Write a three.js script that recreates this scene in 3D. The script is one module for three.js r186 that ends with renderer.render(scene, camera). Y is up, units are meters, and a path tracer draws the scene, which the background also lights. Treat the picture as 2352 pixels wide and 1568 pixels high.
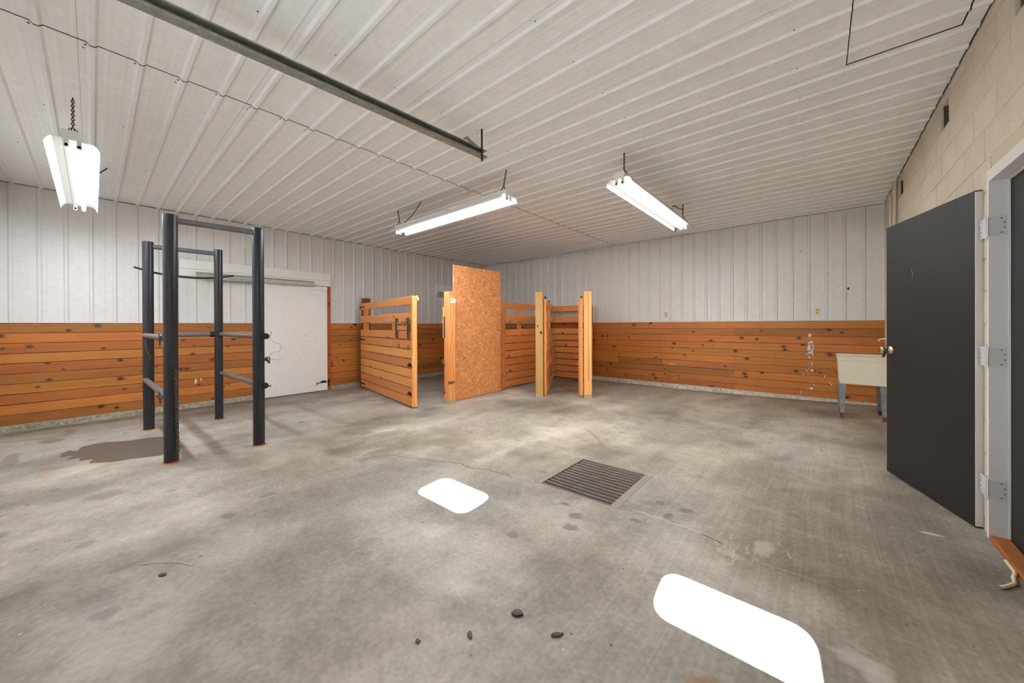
import * as THREE from 'three';
import { mergeGeometries } from 'three/addons/utils/BufferGeometryUtils.js';
import { RoundedBoxGeometry } from 'three/addons/geometries/RoundedBoxGeometry.js';
import { RectAreaLightUniformsLib } from 'three/addons/lights/RectAreaLightUniformsLib.js';

// ------------------------------------------------------------------ camera, sky, sun, exposure
RectAreaLightUniformsLib.init();
const scene = new THREE.Scene();
const FX = 823.67;
const camera = new THREE.PerspectiveCamera(2 * Math.atan(784 / FX) * 180 / Math.PI, 1.5, 0.05, 100);
camera.position.set(0, 1.349, 0);
camera.rotation.set(-0.0024, 0.7077, -0.0039, 'YXZ');
camera.setViewOffset(2352, 1568, 0, 35.3, 2352, 1568);
scene.background = new THREE.Color().setRGB(9.5, 11, 13);
const sun = new THREE.DirectionalLight(new THREE.Color().setRGB(0.91, 0.985, 1.09), 125);
sun.position.set(0.9, 7.5, 10); sun.target.position.set(0, 0, 0);
sun.castShadow = true;
Object.assign(sun.shadow.camera, { left: -9, right: 9, top: 9, bottom: -9, near: 0.5, far: 40 });
sun.shadow.mapSize.set(2048, 2048);
scene.add(sun, sun.target);
const TUBE_L = 78;          // radiance of a lit tube
const renderer = new THREE.WebGLRenderer({ antialias: true });
renderer.toneMapping = THREE.LinearToneMapping;
renderer.toneMappingExposure = 2.25;
renderer.shadowMap.enabled = true;

// ------------------------------------------------------------------ dimensions (metres)
const XL = -8.038, ZB = -8.075, XR = 0.785, ZF = 0.79, HC = 3.242;
const WT = 1.405, WB = 0.0635, PITCH = 0.2286;
const floorY = (x) => x > -2 ? 0.06 * Math.pow(Math.min(1.05, (x + 2) / 2.8), 1.44) : x < -6.9 ? -0.02 * Math.min(1, (-6.9 - x) / 1.1) : 0;

// ------------------------------------------------------------------ helpers
let seed = 12345;
const rnd = () => { seed = (seed * 1664525 + 1013904223) >>> 0; return seed / 4294967296; };
const rr = (a, b) => a + (b - a) * rnd();
const V = (x, y, z) => new THREE.Vector3(x, y, z);
const taken = new Map();
function numbered(n) { const k = taken.get(n) || 0; taken.set(n, k + 1); return k ? n + '_' + String(k).padStart(3, '0') : n; }
function thing(name, label, category, pos = [0, 0, 0], turn = 0, group) {
  const o = new THREE.Group(); o.name = numbered(name); scene.add(o);
  o.position.set(...pos); o.rotation.y = turn; o.userData = { label, category };
  if (group) o.userData.group = group;
  return o;
}
function structure(name, label, category) {
  const o = new THREE.Group(); o.name = name; scene.add(o); o.userData = { kind: 'structure', label, category }; return o;
}
function part(name, geo, mat, parent, pos, rot) {
  const m = new THREE.Mesh(Array.isArray(geo) ? merge(geo) : geo, mat);
  m.name = name; m.castShadow = m.receiveShadow = true; parent.add(m);
  if (pos) m.position.set(...pos); if (rot) m.rotation.set(...rot);
  return m;
}
function solo(name, geo, mat, label, category, pos, rot, group) {
  const m = part(numbered(name), geo, mat, scene, pos, rot); m.userData = { label, category }; if (group) m.userData.group = group; return m;
}
function merge(list) {
  return mergeGeometries(list.map((g) => { const n = g.index ? g.toNonIndexed() : g.clone(); for (const k of Object.keys(n.attributes)) if (!['position', 'normal', 'uv'].includes(k)) n.deleteAttribute(k); return n; }));
}
const box = (w, h, d, x = 0, y = 0, z = 0) => new THREE.BoxGeometry(w, h, d).translate(x, y, z);
const rbox = (w, h, d, r = 0.004, x = 0, y = 0, z = 0) => new RoundedBoxGeometry(w, h, d, 2, r).translate(x, y, z);
const between = (x0, x1, y0, y1, z0, z1) => box(x1 - x0, y1 - y0, z1 - z0, (x0 + x1) / 2, (y0 + y1) / 2, (z0 + z1) / 2);
function rod(a, b, r, seg = 12, r2 = r) {
  const A = V(...a), B = V(...b), d = B.clone().sub(A), g = new THREE.CylinderGeometry(r2, r, d.length(), seg, 1);
  g.applyQuaternion(new THREE.Quaternion().setFromUnitVectors(V(0, 1, 0), d.clone().normalize()));
  return g.translate((A.x + B.x) / 2, (A.y + B.y) / 2, (A.z + B.z) / 2);
}
const tube = (pts, r, seg = 40, rad = 6) => new THREE.TubeGeometry(new THREE.CatmullRomCurve3(pts.map((p) => V(...p))), seg, r, rad, false);
function chainGeo(a, b, link = 0.03, wire = 0.003) {
  const A = V(...a), B = V(...b), d = B.clone().sub(A), n = Math.max(2, Math.round(d.length() / (link * 0.72))), out = [];
  const q = new THREE.Quaternion().setFromUnitVectors(V(0, 1, 0), d.clone().normalize());
  for (let i = 0; i < n; i++) {
    const g = new THREE.TorusGeometry(link * 0.32, wire, 5, 10); g.scale(1, 1.55, 1); if (i % 2) g.rotateY(Math.PI / 2);
    g.applyQuaternion(q); const p = A.clone().lerp(B, (i + 0.5) / n); out.push(g.translate(p.x, p.y, p.z));
  }
  return merge(out);
}
// a bar along x with chamfered long edges; uv for the wood strips
const STRIPS = 8, WOODLEN = 4.88;
function bar(len, h, t, strip = 0, u0 = 0, c = 0.004) {
  const hy = h / 2, hz = t / 2, P = [[-hy + c, -hz], [hy - c, -hz], [hy, -hz + c], [hy, hz - c], [hy - c, hz], [-hy + c, hz], [-hy, hz - c], [-hy, -hz + c]];
  const pos = [], uv = [], X = [-len / 2, len / 2];
  const V0 = (y) => (strip + 0.06 + 0.88 * (y / h + 0.5)) / STRIPS, U = (x) => u0 + (x + len / 2) / WOODLEN;
  const put = (x, p) => { pos.push(x, p[0], p[1]); uv.push(U(x), V0(Math.abs(p[0]) > hy - 1e-6 ? p[0] * (1 - (p[1] + hz) / t * 0.3) : p[0])); };
  for (let i = 0; i < 8; i++) {
    const a = P[i], b = P[(i + 1) % 8];
    put(X[0], a); put(X[0], b); put(X[1], b); put(X[0], a); put(X[1], b); put(X[1], a);
  }
  for (let e = 0; e < 2; e++) for (let i = 1; i < 7; i++) {
    const tri = e ? [P[0], P[i], P[i + 1]] : [P[0], P[i + 1], P[i]];
    for (const p of tri) { pos.push(X[e], p[0], p[1]); uv.push(U(X[e]) + p[1] * 0.4, V0(p[0])); }
  }
  const g = new THREE.BufferGeometry(); g.setAttribute('position', new THREE.Float32BufferAttribute(pos, 3)); g.setAttribute('uv', new THREE.Float32BufferAttribute(uv, 2));
  // outward winding
  const q = g.attributes.position, a = V(), b = V(), d = V(), n = V();
  for (let i = 0; i < q.count; i += 3) {
    a.fromBufferAttribute(q, i); b.fromBufferAttribute(q, i + 1); d.fromBufferAttribute(q, i + 2);
    n.crossVectors(b.clone().sub(a), d.clone().sub(a)); const m = a.clone().add(b).add(d);
    const out = Math.abs(Math.abs(m.x / 3) - len / 2) < 1e-6 ? n.x * m.x : n.y * m.y + n.z * m.z;
    if (out < 0) for (const at of [q, g.attributes.uv]) for (let k = 0; k < at.itemSize; k++) { const s = at.array[(i + 1) * at.itemSize + k]; at.array[(i + 1) * at.itemSize + k] = at.array[(i + 2) * at.itemSize + k]; at.array[(i + 2) * at.itemSize + k] = s; }
  }
  g.computeVertexNormals(); return g;
}
const vbar = (len, w, t, strip, u0, c) => bar(len, w, t, strip, u0, c).rotateZ(Math.PI / 2);

// ------------------------------------------------------------------ textures
function lattice(n, s) { let t = s >>> 0; const a = new Float32Array(n * n); for (let i = 0; i < n * n; i++) { t = (t * 1664525 + 1013904223) >>> 0; a[i] = t / 4294967296; } return a; }
const LAT = lattice(256, 77);
function vn(x, y, px = 256, py = 256) {
  const xi = Math.floor(x), yi = Math.floor(y), fx = x - xi, fy = y - yi, sx = fx * fx * (3 - 2 * fx), sy = fy * fy * (3 - 2 * fy);
  const m = (a, p) => ((a % p) + p) % p, x0 = m(xi, px), x1 = m(xi + 1, px), y0 = m(yi, py) * 256, y1 = m(yi + 1, py) * 256;
  const a = LAT[y0 + x0], b = LAT[y0 + x1], c = LAT[y1 + x0], d = LAT[y1 + x1];
  return a + (b - a) * sx + (c - a + (a - b - c + d) * sx) * sy;
}
function fbm(x, y, o = 4, p = 256) { let s = 0, w = 0.5, t = 0; for (let i = 0; i < o; i++) { s += w * vn(x + i * 17.3, y + i * 9.1, 256, 256); t += w; w *= 0.5; x *= 2; y *= 2; } return s / t; }
function tex(w, h, f, srgb = true) {
  const d = new Uint8Array(w * h * 4);
  for (let j = 0; j < h; j++) for (let i = 0; i < w; i++) { const c = f(i, j), k = (j * w + i) * 4; d[k] = c[0]; d[k + 1] = c[1]; d[k + 2] = c[2]; d[k + 3] = 255; }
  const t = new THREE.DataTexture(d, w, h); t.wrapS = t.wrapT = THREE.RepeatWrapping; t.magFilter = THREE.LinearFilter; t.minFilter = THREE.LinearMipmapLinearFilter; t.generateMipmaps = true;
  if (srgb) t.colorSpace = THREE.SRGBColorSpace; t.needsUpdate = true; return t;
}
const cl = (v) => v < 0 ? 0 : v > 255 ? 255 : v;
// stained boards: 8 strips, each one board; light = colour of early wood, dark = late wood, knot
function woodTexture(s, light, dark, knotC, knots, contrast) {
  seed = s; const strips = [];
  for (let k = 0; k < STRIPS; k++) {
    const kn = []; const n = Math.round(knots * rr(0.6, 1.4));
    for (let i = 0; i < n; i++) kn.push([rr(0, 1), rr(0.15, 0.85), rr(0.007, 0.019), rr(0.6, 1)]);
    strips.push({ kn, tone: rr(0.88, 1.1), f: rr(3, 6), ph: rr(0, 40), cut: rnd() < 0.5, red: rr(0.95, 1.05) });
  }
  const W = 2048, H = 1024, hs = H / STRIPS;
  return tex(W, H, (i, j) => {
    const st = strips[Math.min(STRIPS - 1, Math.floor(j / hs))], v = (j % hs) / hs, u = i / W, X = u * WOODLEN, Y = v * 0.135;
    let dk = 0, warp = 0;
    for (const [ku, kv, kr, ks] of st.kn) {
      let du = u - ku; if (du > 0.5) du -= 1; if (du < -0.5) du += 1;
      const dx = du * WOODLEN, dy = (v - kv) * 0.135, r = Math.hypot(dx * 0.62, dy) / kr;
      if (r < 7) { warp += Math.sign(dy || 1) * Math.exp(-r * 0.55) * kr * 1.2; dk = Math.max(dk, ks * (r < 1 ? 1 - 0.25 * r : Math.max(0, 0.75 * Math.exp(-(r - 1) * 2.2)))); }
    }
    const wx = fbm(X * 0.9 + st.ph, 3 + st.ph, 3) * 0.05, y2 = Y - warp + wx;
    const arch = st.cut ? Math.pow((v - 0.5) * 2, 2) * 0.9 : 0;
    const ring = Math.sin((y2 * st.f * 60 + arch * 3 + X * (st.cut ? 1.6 : 0.25) + fbm(X * 1.5, Y * 30 + st.ph, 3) * 4) * 2.2);
    let g = 0.5 + 0.5 * ring; g = Math.pow(g, 2.2) * 0.55 * contrast + 0.25 * (fbm(X * 14, Y * 420 + st.ph, 2) - 0.3) + 0.35 * (fbm(X * 1.1 + st.ph, Y * 14, 3) - 0.35);
    g = Math.max(0, Math.min(1, g));
    const out = [0, 0, 0];
    for (let c = 0; c < 3; c++) { let a = light[c] + (dark[c] - light[c]) * g; a *= st.tone * (c === 0 ? st.red : 1); a += (knotC[c] - a) * dk; out[c] = cl(a); }
    return out;
  });
}
const wallWood = woodTexture(101, [216, 138, 64], [128, 64, 20], [44, 26, 14], 7, 1.15);
const gateWood = woodTexture(202, [246, 172, 102], [206, 118, 56], [96, 50, 24], 2.2, 0.85);
const postWood = woodTexture(303, [232, 178, 108], [180, 120, 58], [110, 66, 30], 1.6, 0.6);
const osbTexture = (() => {
  const W = 1024, H = 2048, cv = document.createElement('canvas'); cv.width = W; cv.height = H; const c = cv.getContext('2d'); seed = 404;
  c.fillStyle = 'rgb(226,150,90)'; c.fillRect(0, 0, W, H);
  for (let i = 0; i < 6500; i++) {
    const x = rr(-20, W + 20), y = rr(-20, H + 20), l = rr(30, 110), w = rr(7, 26), a = rr(-0.9, 0.9) + (rnd() < 0.4 ? 1.57 : 0), t = rnd(), k = rr(-22, 22);
    const base = t < 0.5 ? [232, 156, 98] : t < 0.82 ? [216, 134, 74] : t < 0.93 ? [244, 190, 140] : [188, 108, 56];
    c.save(); c.translate(x, y); c.rotate(a); c.globalAlpha = rr(0.35, 0.8);
    c.fillStyle = `rgb(${cl(base[0] + k) | 0},${cl(base[1] + k) | 0},${cl(base[2] + k) | 0})`;
    c.beginPath(); c.moveTo(-l / 2, rr(-w, w) / 2); c.lineTo(l / 2 * rr(-0.2, 0.6), -w / 2); c.lineTo(l / 2, rr(-w, w) / 2); c.lineTo(l / 2 * rr(-0.6, 0.2), w / 2); c.closePath(); c.fill(); c.restore();
  }
  // scuffed, soiled belt at horse height and a few dark scars
  for (let i = 0; i < 900; i++) { const y = H * (0.56 + 0.3 * rnd() * rnd()), x = rr(0, W); c.globalAlpha = rr(0.03, 0.12); c.fillStyle = rnd() < 0.6 ? 'rgb(150,120,70)' : 'rgb(236,178,120)'; c.save(); c.translate(x, y); c.rotate(rr(-1.5, 1.5)); c.fillRect(-rr(10, 45), -3, rr(30, 90), rr(2, 9)); c.restore(); }
  for (let i = 0; i < 40; i++) { c.globalAlpha = rr(0.2, 0.5); c.strokeStyle = rnd() < 0.5 ? 'rgb(120,62,26)' : 'rgb(250,214,170)'; c.lineWidth = rr(1, 4); const x = rr(0, W), y = rr(0, H * 0.5), a = rr(-1.2, 1.2), l = rr(10, 50); c.beginPath(); c.moveTo(x, y); c.lineTo(x + Math.sin(a) * l, y + Math.cos(a) * l); c.stroke(); }
  const t = new THREE.CanvasTexture(cv); t.colorSpace = THREE.SRGBColorSpace; return t;
})();
// floor: x from FX0, z from FZ0
const FX0 = XL - 0.02, FZ0 = ZB - 0.02, FW = XR + 0.2 - FX0, FD = ZF + 0.02 - FZ0;
const puddle = [[-6.11, 0.23], [-6.25, 0.17], [-6.1, 0.12], [-6.32, 0.08], [-6.36, -0.08], [-6.19, -0.285], [-6.22, -0.42], [-6.08, -0.572], [-5.7, -0.62], [-5.4, -0.66], [-5.34, -0.553], [-5.24, -0.45], [-5.30, -0.335], [-5.366, -0.127], [-5.481, 0.029], [-5.62, 0.01], [-5.66, 0.09], [-5.786, 0.09], [-5.8, 0.17], [-5.95, 0.14], [-5.97, 0.23]];
function floorCanvas(kind) {
  const W = 2048, H = 2048, cv = document.createElement('canvas'); cv.width = W; cv.height = H; const c = cv.getContext('2d'); seed = 505;
  const im = c.createImageData(W, H), d = im.data;
  for (let j = 0; j < H; j++) for (let i = 0; i < W; i++) {
    const x = FX0 + (i + 0.5) / W * FW, z = FZ0 + (j + 0.5) / H * FD, k = (j * W + i) * 4;
    const big = fbm(x * 0.55 + 4, z * 0.55 + 9, 5) - 0.5, streak = fbm(x * 3.1 + fbm(x, z, 2) * 1.5, z * 0.75 + x * 0.2, 5) - 0.5, fine = fbm(x * 9, z * 9, 4) - 0.5, grain = fbm(x * 60, z * 60, 2) - 0.5;
    const right = Math.max(0, Math.min(1, (x + 1.6) / 1.2)), broom = (vn(x * 95 + fbm(x * 2, z * 1.2, 2) * 6, z * 1.4) - 0.5) * right;
    const trowel = Math.max(0, fbm(x * 1.3 - z * 0.6, z * 1.6 + x * 0.4, 4) - 0.56) * 3;   // pale worn patches
    const bl = Math.max(0, fbm(x * 1.7 + 31, z * 1.7 + 12, 5) - 0.58) * 2.6;               // darker soiled patches
    if (kind === 'color') {
      let g = 146 + big * 52 + streak * 56 + fine * 34 + grain * 26 + broom * 17 + trowel * 34 - bl * 46;
      const warm = fbm(x * 0.8 + 50, z * 0.8, 3) - 0.5;
      d[k] = cl(g + 7 + warm * 10); d[k + 1] = cl(g - 1 + warm * 2); d[k + 2] = cl(g - 13 - warm * 8);
    } else { const r = 150 + fine * 60 + big * 40 + broom * 20 - trowel * 30; d[k] = d[k + 1] = d[k + 2] = cl(r); }
    d[k + 3] = 255;
  }
  c.putImageData(im, 0, 0);
  const X = (x) => (x - FX0) / FW * W, Z = (z) => (z - FZ0) / FD * H, M = W / FW;
  const poly = (pts, col, a, jit = 0) => { c.globalAlpha = a; c.fillStyle = col; c.beginPath(); pts.forEach(([x, z], i) => { const q = pts[(i + 1) % pts.length]; for (let s = 0; s < 5; s++) { const t = s / 5, px = x + (q[0] - x) * t + rr(-jit, jit), pz = z + (q[1] - z) * t + rr(-jit, jit); i || s ? c.lineTo(X(px), Z(pz)) : c.moveTo(X(px), Z(pz)); } }); c.closePath(); c.fill(); };
  const line = (pts, col, a, w, jit = 0) => { c.globalAlpha = a; c.strokeStyle = col; c.lineWidth = w * M; c.lineJoin = c.lineCap = 'round'; c.beginPath(); pts.forEach(([x, z], i) => { if (!i) return c.moveTo(X(x), Z(z)); const o = pts[i - 1]; for (let s = 1; s <= 6; s++) { const t = s / 6; c.lineTo(X(o[0] + (x - o[0]) * t + rr(-jit, jit)), Z(o[1] + (z - o[1]) * t + rr(-jit, jit))); } }); c.stroke(); };
  const blob = (x, z, rx, rz, col, a) => { const pts = [], ph = rr(0, 9); for (let i = 0; i < 14; i++) { const t = i / 14 * 6.283, k = 0.65 + 0.6 * vn(i * 0.8 + ph, ph); pts.push([x + Math.cos(t) * rx * k, z + Math.sin(t) * rz * k]); } for (const q of [1.12, 1, 0.86, 0.68]) poly(pts.map(([p, r]) => [x + (p - x) * q, z + (r - z) * q]), col, a * 0.33, Math.min(rx, rz) * 0.07); };
  if (kind === 'rough') { poly(puddle, 'rgb(96,96,96)', 1, 0.006); }
  else {
    poly(puddle, 'rgb(88,82,74)', 0.85, 0.006);
    for (const [x, z] of [[-4.92, -0.5], [-6.7, -0.48], [-6.66, -1.2], [-4.865, -1.23]]) { blob(x + 0.05, z + 0.02, 0.13, 0.1, 'rgb(180,128,92)', 0.4); blob(x + 0.04, z, 0.08, 0.07, 'rgb(160,96,58)', 0.4); }
    blob(-6.2, 0.55, 0.3, 0.06, 'rgb(110,100,86)', 0.6); blob(-6.9, 0.33, 0.13, 0.1, 'rgb(118,106,92)', 0.6); blob(-7.4, 0.2, 0.2, 0.05, 'rgb(112,98,78)', 0.5);
    blob(-4.6, 0.1, 0.16, 0.22, 'rgb(124,116,106)', 0.55); blob(-4.35, -0.05, 0.1, 0.12, 'rgb(120,112,102)', 0.6); blob(-3.0, -0.32, 0.07, 0.14, 'rgb(118,112,104)', 0.5); blob(-2.96, -0.12, 0.03, 0.08, 'rgb(110,104,97)', 0.5);
    blob(-3.2, -0.62, 0.04, 0.05, 'rgb(108,102,95)', 0.6); blob(-3.35, -0.9, 0.03, 0.06, 'rgb(108,102,95)', 0.55); blob(-3.6, -2.9, 0.3, 0.12, 'rgb(122,112,100)', 0.45); blob(-4.1, -2.4, 0.12, 0.25, 'rgb(118,110,99)', 0.4);
    for (const [x, z] of [[-1.3, -2.2], [-1.45, -2.3], [-1.25, -2.05], [-0.95, -2.4], [-0.8, -2.6], [-0.72, -2.75], [-0.9, -2.75]]) blob(x, z, rr(0.02, 0.06), rr(0.02, 0.05), 'rgb(92,86,78)', 0.5);
    // crack with rust-coloured edge, running to the drain
    line([[-3.53, -1.79], [-3.385, -2.02], [-3.1, -2.13], [-2.91, -2.216], [-2.65, -2.33], [-2.505, -2.312], [-2.364, -2.404], [-2.1, -2.43]], 'rgb(96,78,58)', 0.7, 0.012, 0.012);
    blob(-3.42, -1.92, 0.1, 0.1, 'rgb(140,112,76)', 0.5); blob(-3.6, -1.95, 0.06, 0.12, 'rgb(112,102,90)', 0.5);
    line([[-2.3, -4.15], [-2.0, -3.9], [-1.75, -3.6], [-1.6, -3.35]], 'rgb(136,120,94)', 0.4, 0.05, 0.02);
    line([[-0.99, -2.53], [-0.78, -2.53], [-0.56, -2.5]], 'rgb(202,197,187)', 0.7, 0.012, 0.01); line([[-0.56, -2.5], [-0.45, -2.47]], 'rgb(70,64,56)', 0.8, 0.01, 0.004);
    // pale scraped plaster marks near the right-hand patch
    for (let i = 0; i < 40; i++) { const x = rr(-0.5, -0.12), z = rr(-2.62, -2.35); line([[x, z], [x + rr(-0.03, 0.03), z + rr(0.03, 0.12)]], 'rgb(214,210,202)', rr(0.2, 0.6), rr(0.002, 0.006), 0.003); }
    blob(-0.25, -2.55, 0.05, 0.1, 'rgb(206,202,194)', 0.6); blob(-0.4, -2.38, 0.08, 0.03, 'rgb(206,202,194)', 0.4); blob(0.12, -1.93, 0.1, 0.05, 'rgb(206,201,190)', 0.6); blob(0.17, -1.87, 0.05, 0.06, 'rgb(206,201,190)', 0.6); blob(0.525, -3.36, 0.05, 0.02, 'rgb(222,218,210)', 0.9);
    for (let i = 0; i < 120; i++) { const x = rr(-1.4, 0.5), z = rr(-3.6, -1.2); line([[x, z], [x + rr(-0.01, 0.03), z - rr(0.1, 0.8)]], 'rgb(200,196,186)', rr(0.1, 0.35), rr(0.001, 0.003)); }
    for (let i = 0; i < 170; i++) { const x = rr(-7.5, 0.4), z = rr(-7.5, 0.4), a = rr(0, 6.28), l = rr(0.05, 0.35); line([[x, z], [x + Math.cos(a) * l, z + Math.sin(a) * l]], 'rgb(206,201,192)', rr(0.15, 0.5), rr(0.002, 0.006), 0.006); }
    for (let i = 0; i < 130; i++) { blob(rr(-7.6, 0.5), rr(-7.5, 0.5), rr(0.01, 0.07), rr(0.01, 0.05), rnd() < 0.7 ? 'rgb(112,104,94)' : 'rgb(146,104,66)', rr(0.25, 0.6)); }
    for (let i = 0; i < 300; i++) { blob(rr(-6, 0.6), rr(-5, 0.4), rr(0.003, 0.008), rr(0.003, 0.008), rnd() < 0.5 ? 'rgb(60,54,46)' : 'rgb(225,221,212)', 0.7); }
    // soiled strip under the left wall curb and green-grey damp under the back one
    for (let i = 0; i < 240; i++) blob(rr(XL + 0.1, XL + 0.32), rr(-3.2, 0.7), rr(0.02, 0.09), rr(0.02, 0.16), rnd() < 0.6 ? 'rgb(126,112,84)' : 'rgb(104,92,66)', rr(0.15, 0.5));
    for (let i = 0; i < 200; i++) blob(rr(-4, 0.7), rr(ZB + 0.08, ZB + 0.24), rr(0.03, 0.16), rr(0.01, 0.06), 'rgb(122,116,100)', rr(0.15, 0.4));
    blob(-0.9, -7.5, 0.06, 0.06, 'rgb(176,112,44)', 0.7); blob(-5.5, -1.9, 0.03, 0.05, 'rgb(112,70,40)', 0.9); blob(-6.6, 0.02, 0.06, 0.04, 'rgb(176,112,70)', 0.7); blob(-5.6, 0.3, 0.08, 0.05, 'rgb(172,112,72)', 0.6);
    for (let i = 0; i < 60; i++) blob(rr(0.35, 0.62), rr(-7.4, -6.6), rr(0.02, 0.06), rr(0.02, 0.05), rnd() < 0.5 ? 'rgb(176,130,54)' : 'rgb(110,100,84)', rr(0.1, 0.35));
  }
  const t = new THREE.CanvasTexture(cv); if (kind === 'color') t.colorSpace = THREE.SRGBColorSpace; return t;
}
const floorColor = floorCanvas('color'), floorRough = floorCanvas('rough');
const noiseBump = tex(512, 512, (i, j) => { const x = i / 512 * 32, y = j / 512 * 32; const v = 90 + 90 * vn(x * 4, y * 4, 128, 128) + 60 * vn(x, y, 32, 32); return [v, v, v]; }, false);
const dirt = (base, amp, s) => tex(512, 512, (i, j) => { const x = i / 16, y = j / 16, v = 1 + amp * (vn(x + s, y, 32, 32) + vn(x * 2 + s, y * 2, 64, 64) - 1) + amp * 0.7 * (vn(x * 8, y * 8, 256, 256) - 0.5); return base.map((b) => cl(b * v)); });

// ------------------------------------------------------------------ materials
const S = (o) => new THREE.MeshStandardMaterial(o);
const rep = (t, a, b) => { const q = t.clone(); q.repeat.set(a, b); q.needsUpdate = true; return q; };
const M = {
  floor: S({ map: floorColor, roughnessMap: floorRough, roughness: 1.0, bumpMap: rep(noiseBump, 9, 9), bumpScale: 0.0012 }),
  metal: S({ map: dirt([241, 240, 238], 0.02, 3), roughness: 0.42 }),
  metalWall: S({ map: dirt([229, 227, 224], 0.02, 9), roughness: 0.45 }),
  wallWood: S({ map: wallWood, roughness: 0.55, bumpMap: wallWood, bumpScale: 0.0006 }),
  gateWood: S({ map: gateWood, roughness: 0.6, bumpMap: gateWood, bumpScale: 0.0006 }),
  postWood: S({ map: postWood, roughness: 0.65 }),
  darkPost: S({ map: postWood, color: 0x9c6a3a, roughness: 0.7 }),
  osb: S({ map: osbTexture, roughness: 0.6, bumpMap: osbTexture, bumpScale: 0.0008 }),
  osbEdge: S({ color: 0xd8a878, roughness: 0.8 }),
  block: [0, 1, 2].map((k) => S({ map: dirt([[214, 204, 184], [211, 201, 181], [216, 206, 187]][k], 0.05, 11 + k * 5), roughness: 0.8, bumpMap: rep(noiseBump, 1, 1), bumpScale: 0.002 })),
  mortar: S({ color: 0xcdc3ad, roughness: 0.85 }),
  curb: S({ map: dirt([158, 152, 132], 0.22, 21), roughness: 0.9, bumpMap: noiseBump, bumpScale: 0.004 }),
  paleCurb: S({ map: dirt([196, 190, 174], 0.2, 24), roughness: 0.9, bumpMap: noiseBump, bumpScale: 0.004 }),
  white: S({ map: dirt([244, 242, 238], 0.015, 5), roughness: 0.5 }),
  whitePaint: S({ color: 0xe2e0dc, roughness: 0.45 }),
  galvanized: S({ map: dirt([156, 156, 148], 0.12, 7), roughness: 0.45, metalness: 0.6 }),
  trackSteel: S({ map: dirt([176, 175, 166], 0.1, 8), roughness: 0.5, metalness: 0.5 }),
  pipe: S({ map: dirt([52, 51, 54], 0.12, 13), roughness: 0.32, metalness: 0.35 }),
  rail: S({ map: dirt([120, 120, 124], 0.1, 14), roughness: 0.38, metalness: 0.5 }),
  pipeCap: S({ color: 0x8a8a86, roughness: 0.5, metalness: 0.4 }),
  rust: S({ color: 0x7a4526, roughness: 0.9 }),
  rustDark: S({ color: 0x4a2e1e, roughness: 0.9 }),
  blackIron: S({ color: 0x2b2b2b, roughness: 0.5, metalness: 0.5 }),
  strap: S({ color: 0x4c4a46, roughness: 0.5, metalness: 0.5 }),
  chain: S({ color: 0x6a6458, roughness: 0.45, metalness: 0.8 }),
  lampChain: S({ color: 0x5a4d3a, roughness: 0.5, metalness: 0.6 }),
  lampWhite: S({ color: 0xeceae6, roughness: 0.35, side: THREE.DoubleSide }),
  lampTube: S({ color: 0xffffff, emissive: new THREE.Color().setRGB(0.94, 0.99, 1.05), emissiveIntensity: 1.3, roughness: 0.3 }),
  lampTubeWarm: S({ color: 0xffffff, emissive: new THREE.Color().setRGB(0.99, 0.985, 0.95), emissiveIntensity: 0.9, roughness: 0.3 }),
  cord: S({ color: 0x2a2723, roughness: 0.6 }),
  door: S({ map: dirt([24, 25, 26], 0.06, 17), roughness: 0.6 }),
  doorEdge: S({ color: 0xdcdad8, roughness: 0.5 }),
  brass: S({ color: 0xd8cfa8, roughness: 0.18, metalness: 1 }),
  hinge: S({ color: 0xd6d4d2, roughness: 0.45, metalness: 0.1 }),
  screw: S({ color: 0x6e6a64, roughness: 0.5, metalness: 0.4 }),
  dark: S({ color: 0x241f1a, roughness: 0.95 }),
  void: S({ color: 0x55483a, roughness: 0.95 }),
  sink: S({ map: dirt([230, 221, 202], 0.015, 19), roughness: 0.4 }),
  sinkLeg: S({ map: dirt([150, 152, 156], 0.12, 23), roughness: 0.5, metalness: 0.5 }),
  pvc: S({ color: 0xe4dccb, roughness: 0.4 }),
  yellowPipe: S({ color: 0xc89b3c, roughness: 0.5 }),
  blackRubber: S({ color: 0x1d1d1e, roughness: 0.6 }),
  outlet: S({ color: 0xe0d29c, roughness: 0.4 }), outletDark: S({ color: 0xb09a5c, roughness: 0.5 }),
  outletWhite: S({ color: 0xd8d3c2, roughness: 0.4 }),
  grate: S({ map: dirt([118, 108, 100], 0.2, 27), roughness: 0.6, metalness: 0.55 }),
  grateFrame: S({ map: dirt([156, 148, 134], 0.16, 29), roughness: 0.7, metalness: 0.3 }),
  sill: S({ map: postWood, color: 0xb08a66, roughness: 0.75 }),
  glass: new THREE.MeshPhysicalMaterial({ color: 0xffffff, transmission: 1, thickness: 0, roughness: 0.02, ior: 1.5 }),
  string: S({ color: 0xb9a98e, roughness: 0.9 }),
  straw: S({ color: 0xd9cda6, roughness: 0.8 }),
  leaf: S({ color: 0x6d4324, roughness: 0.9 }),
};
console.log('textures done');

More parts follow.
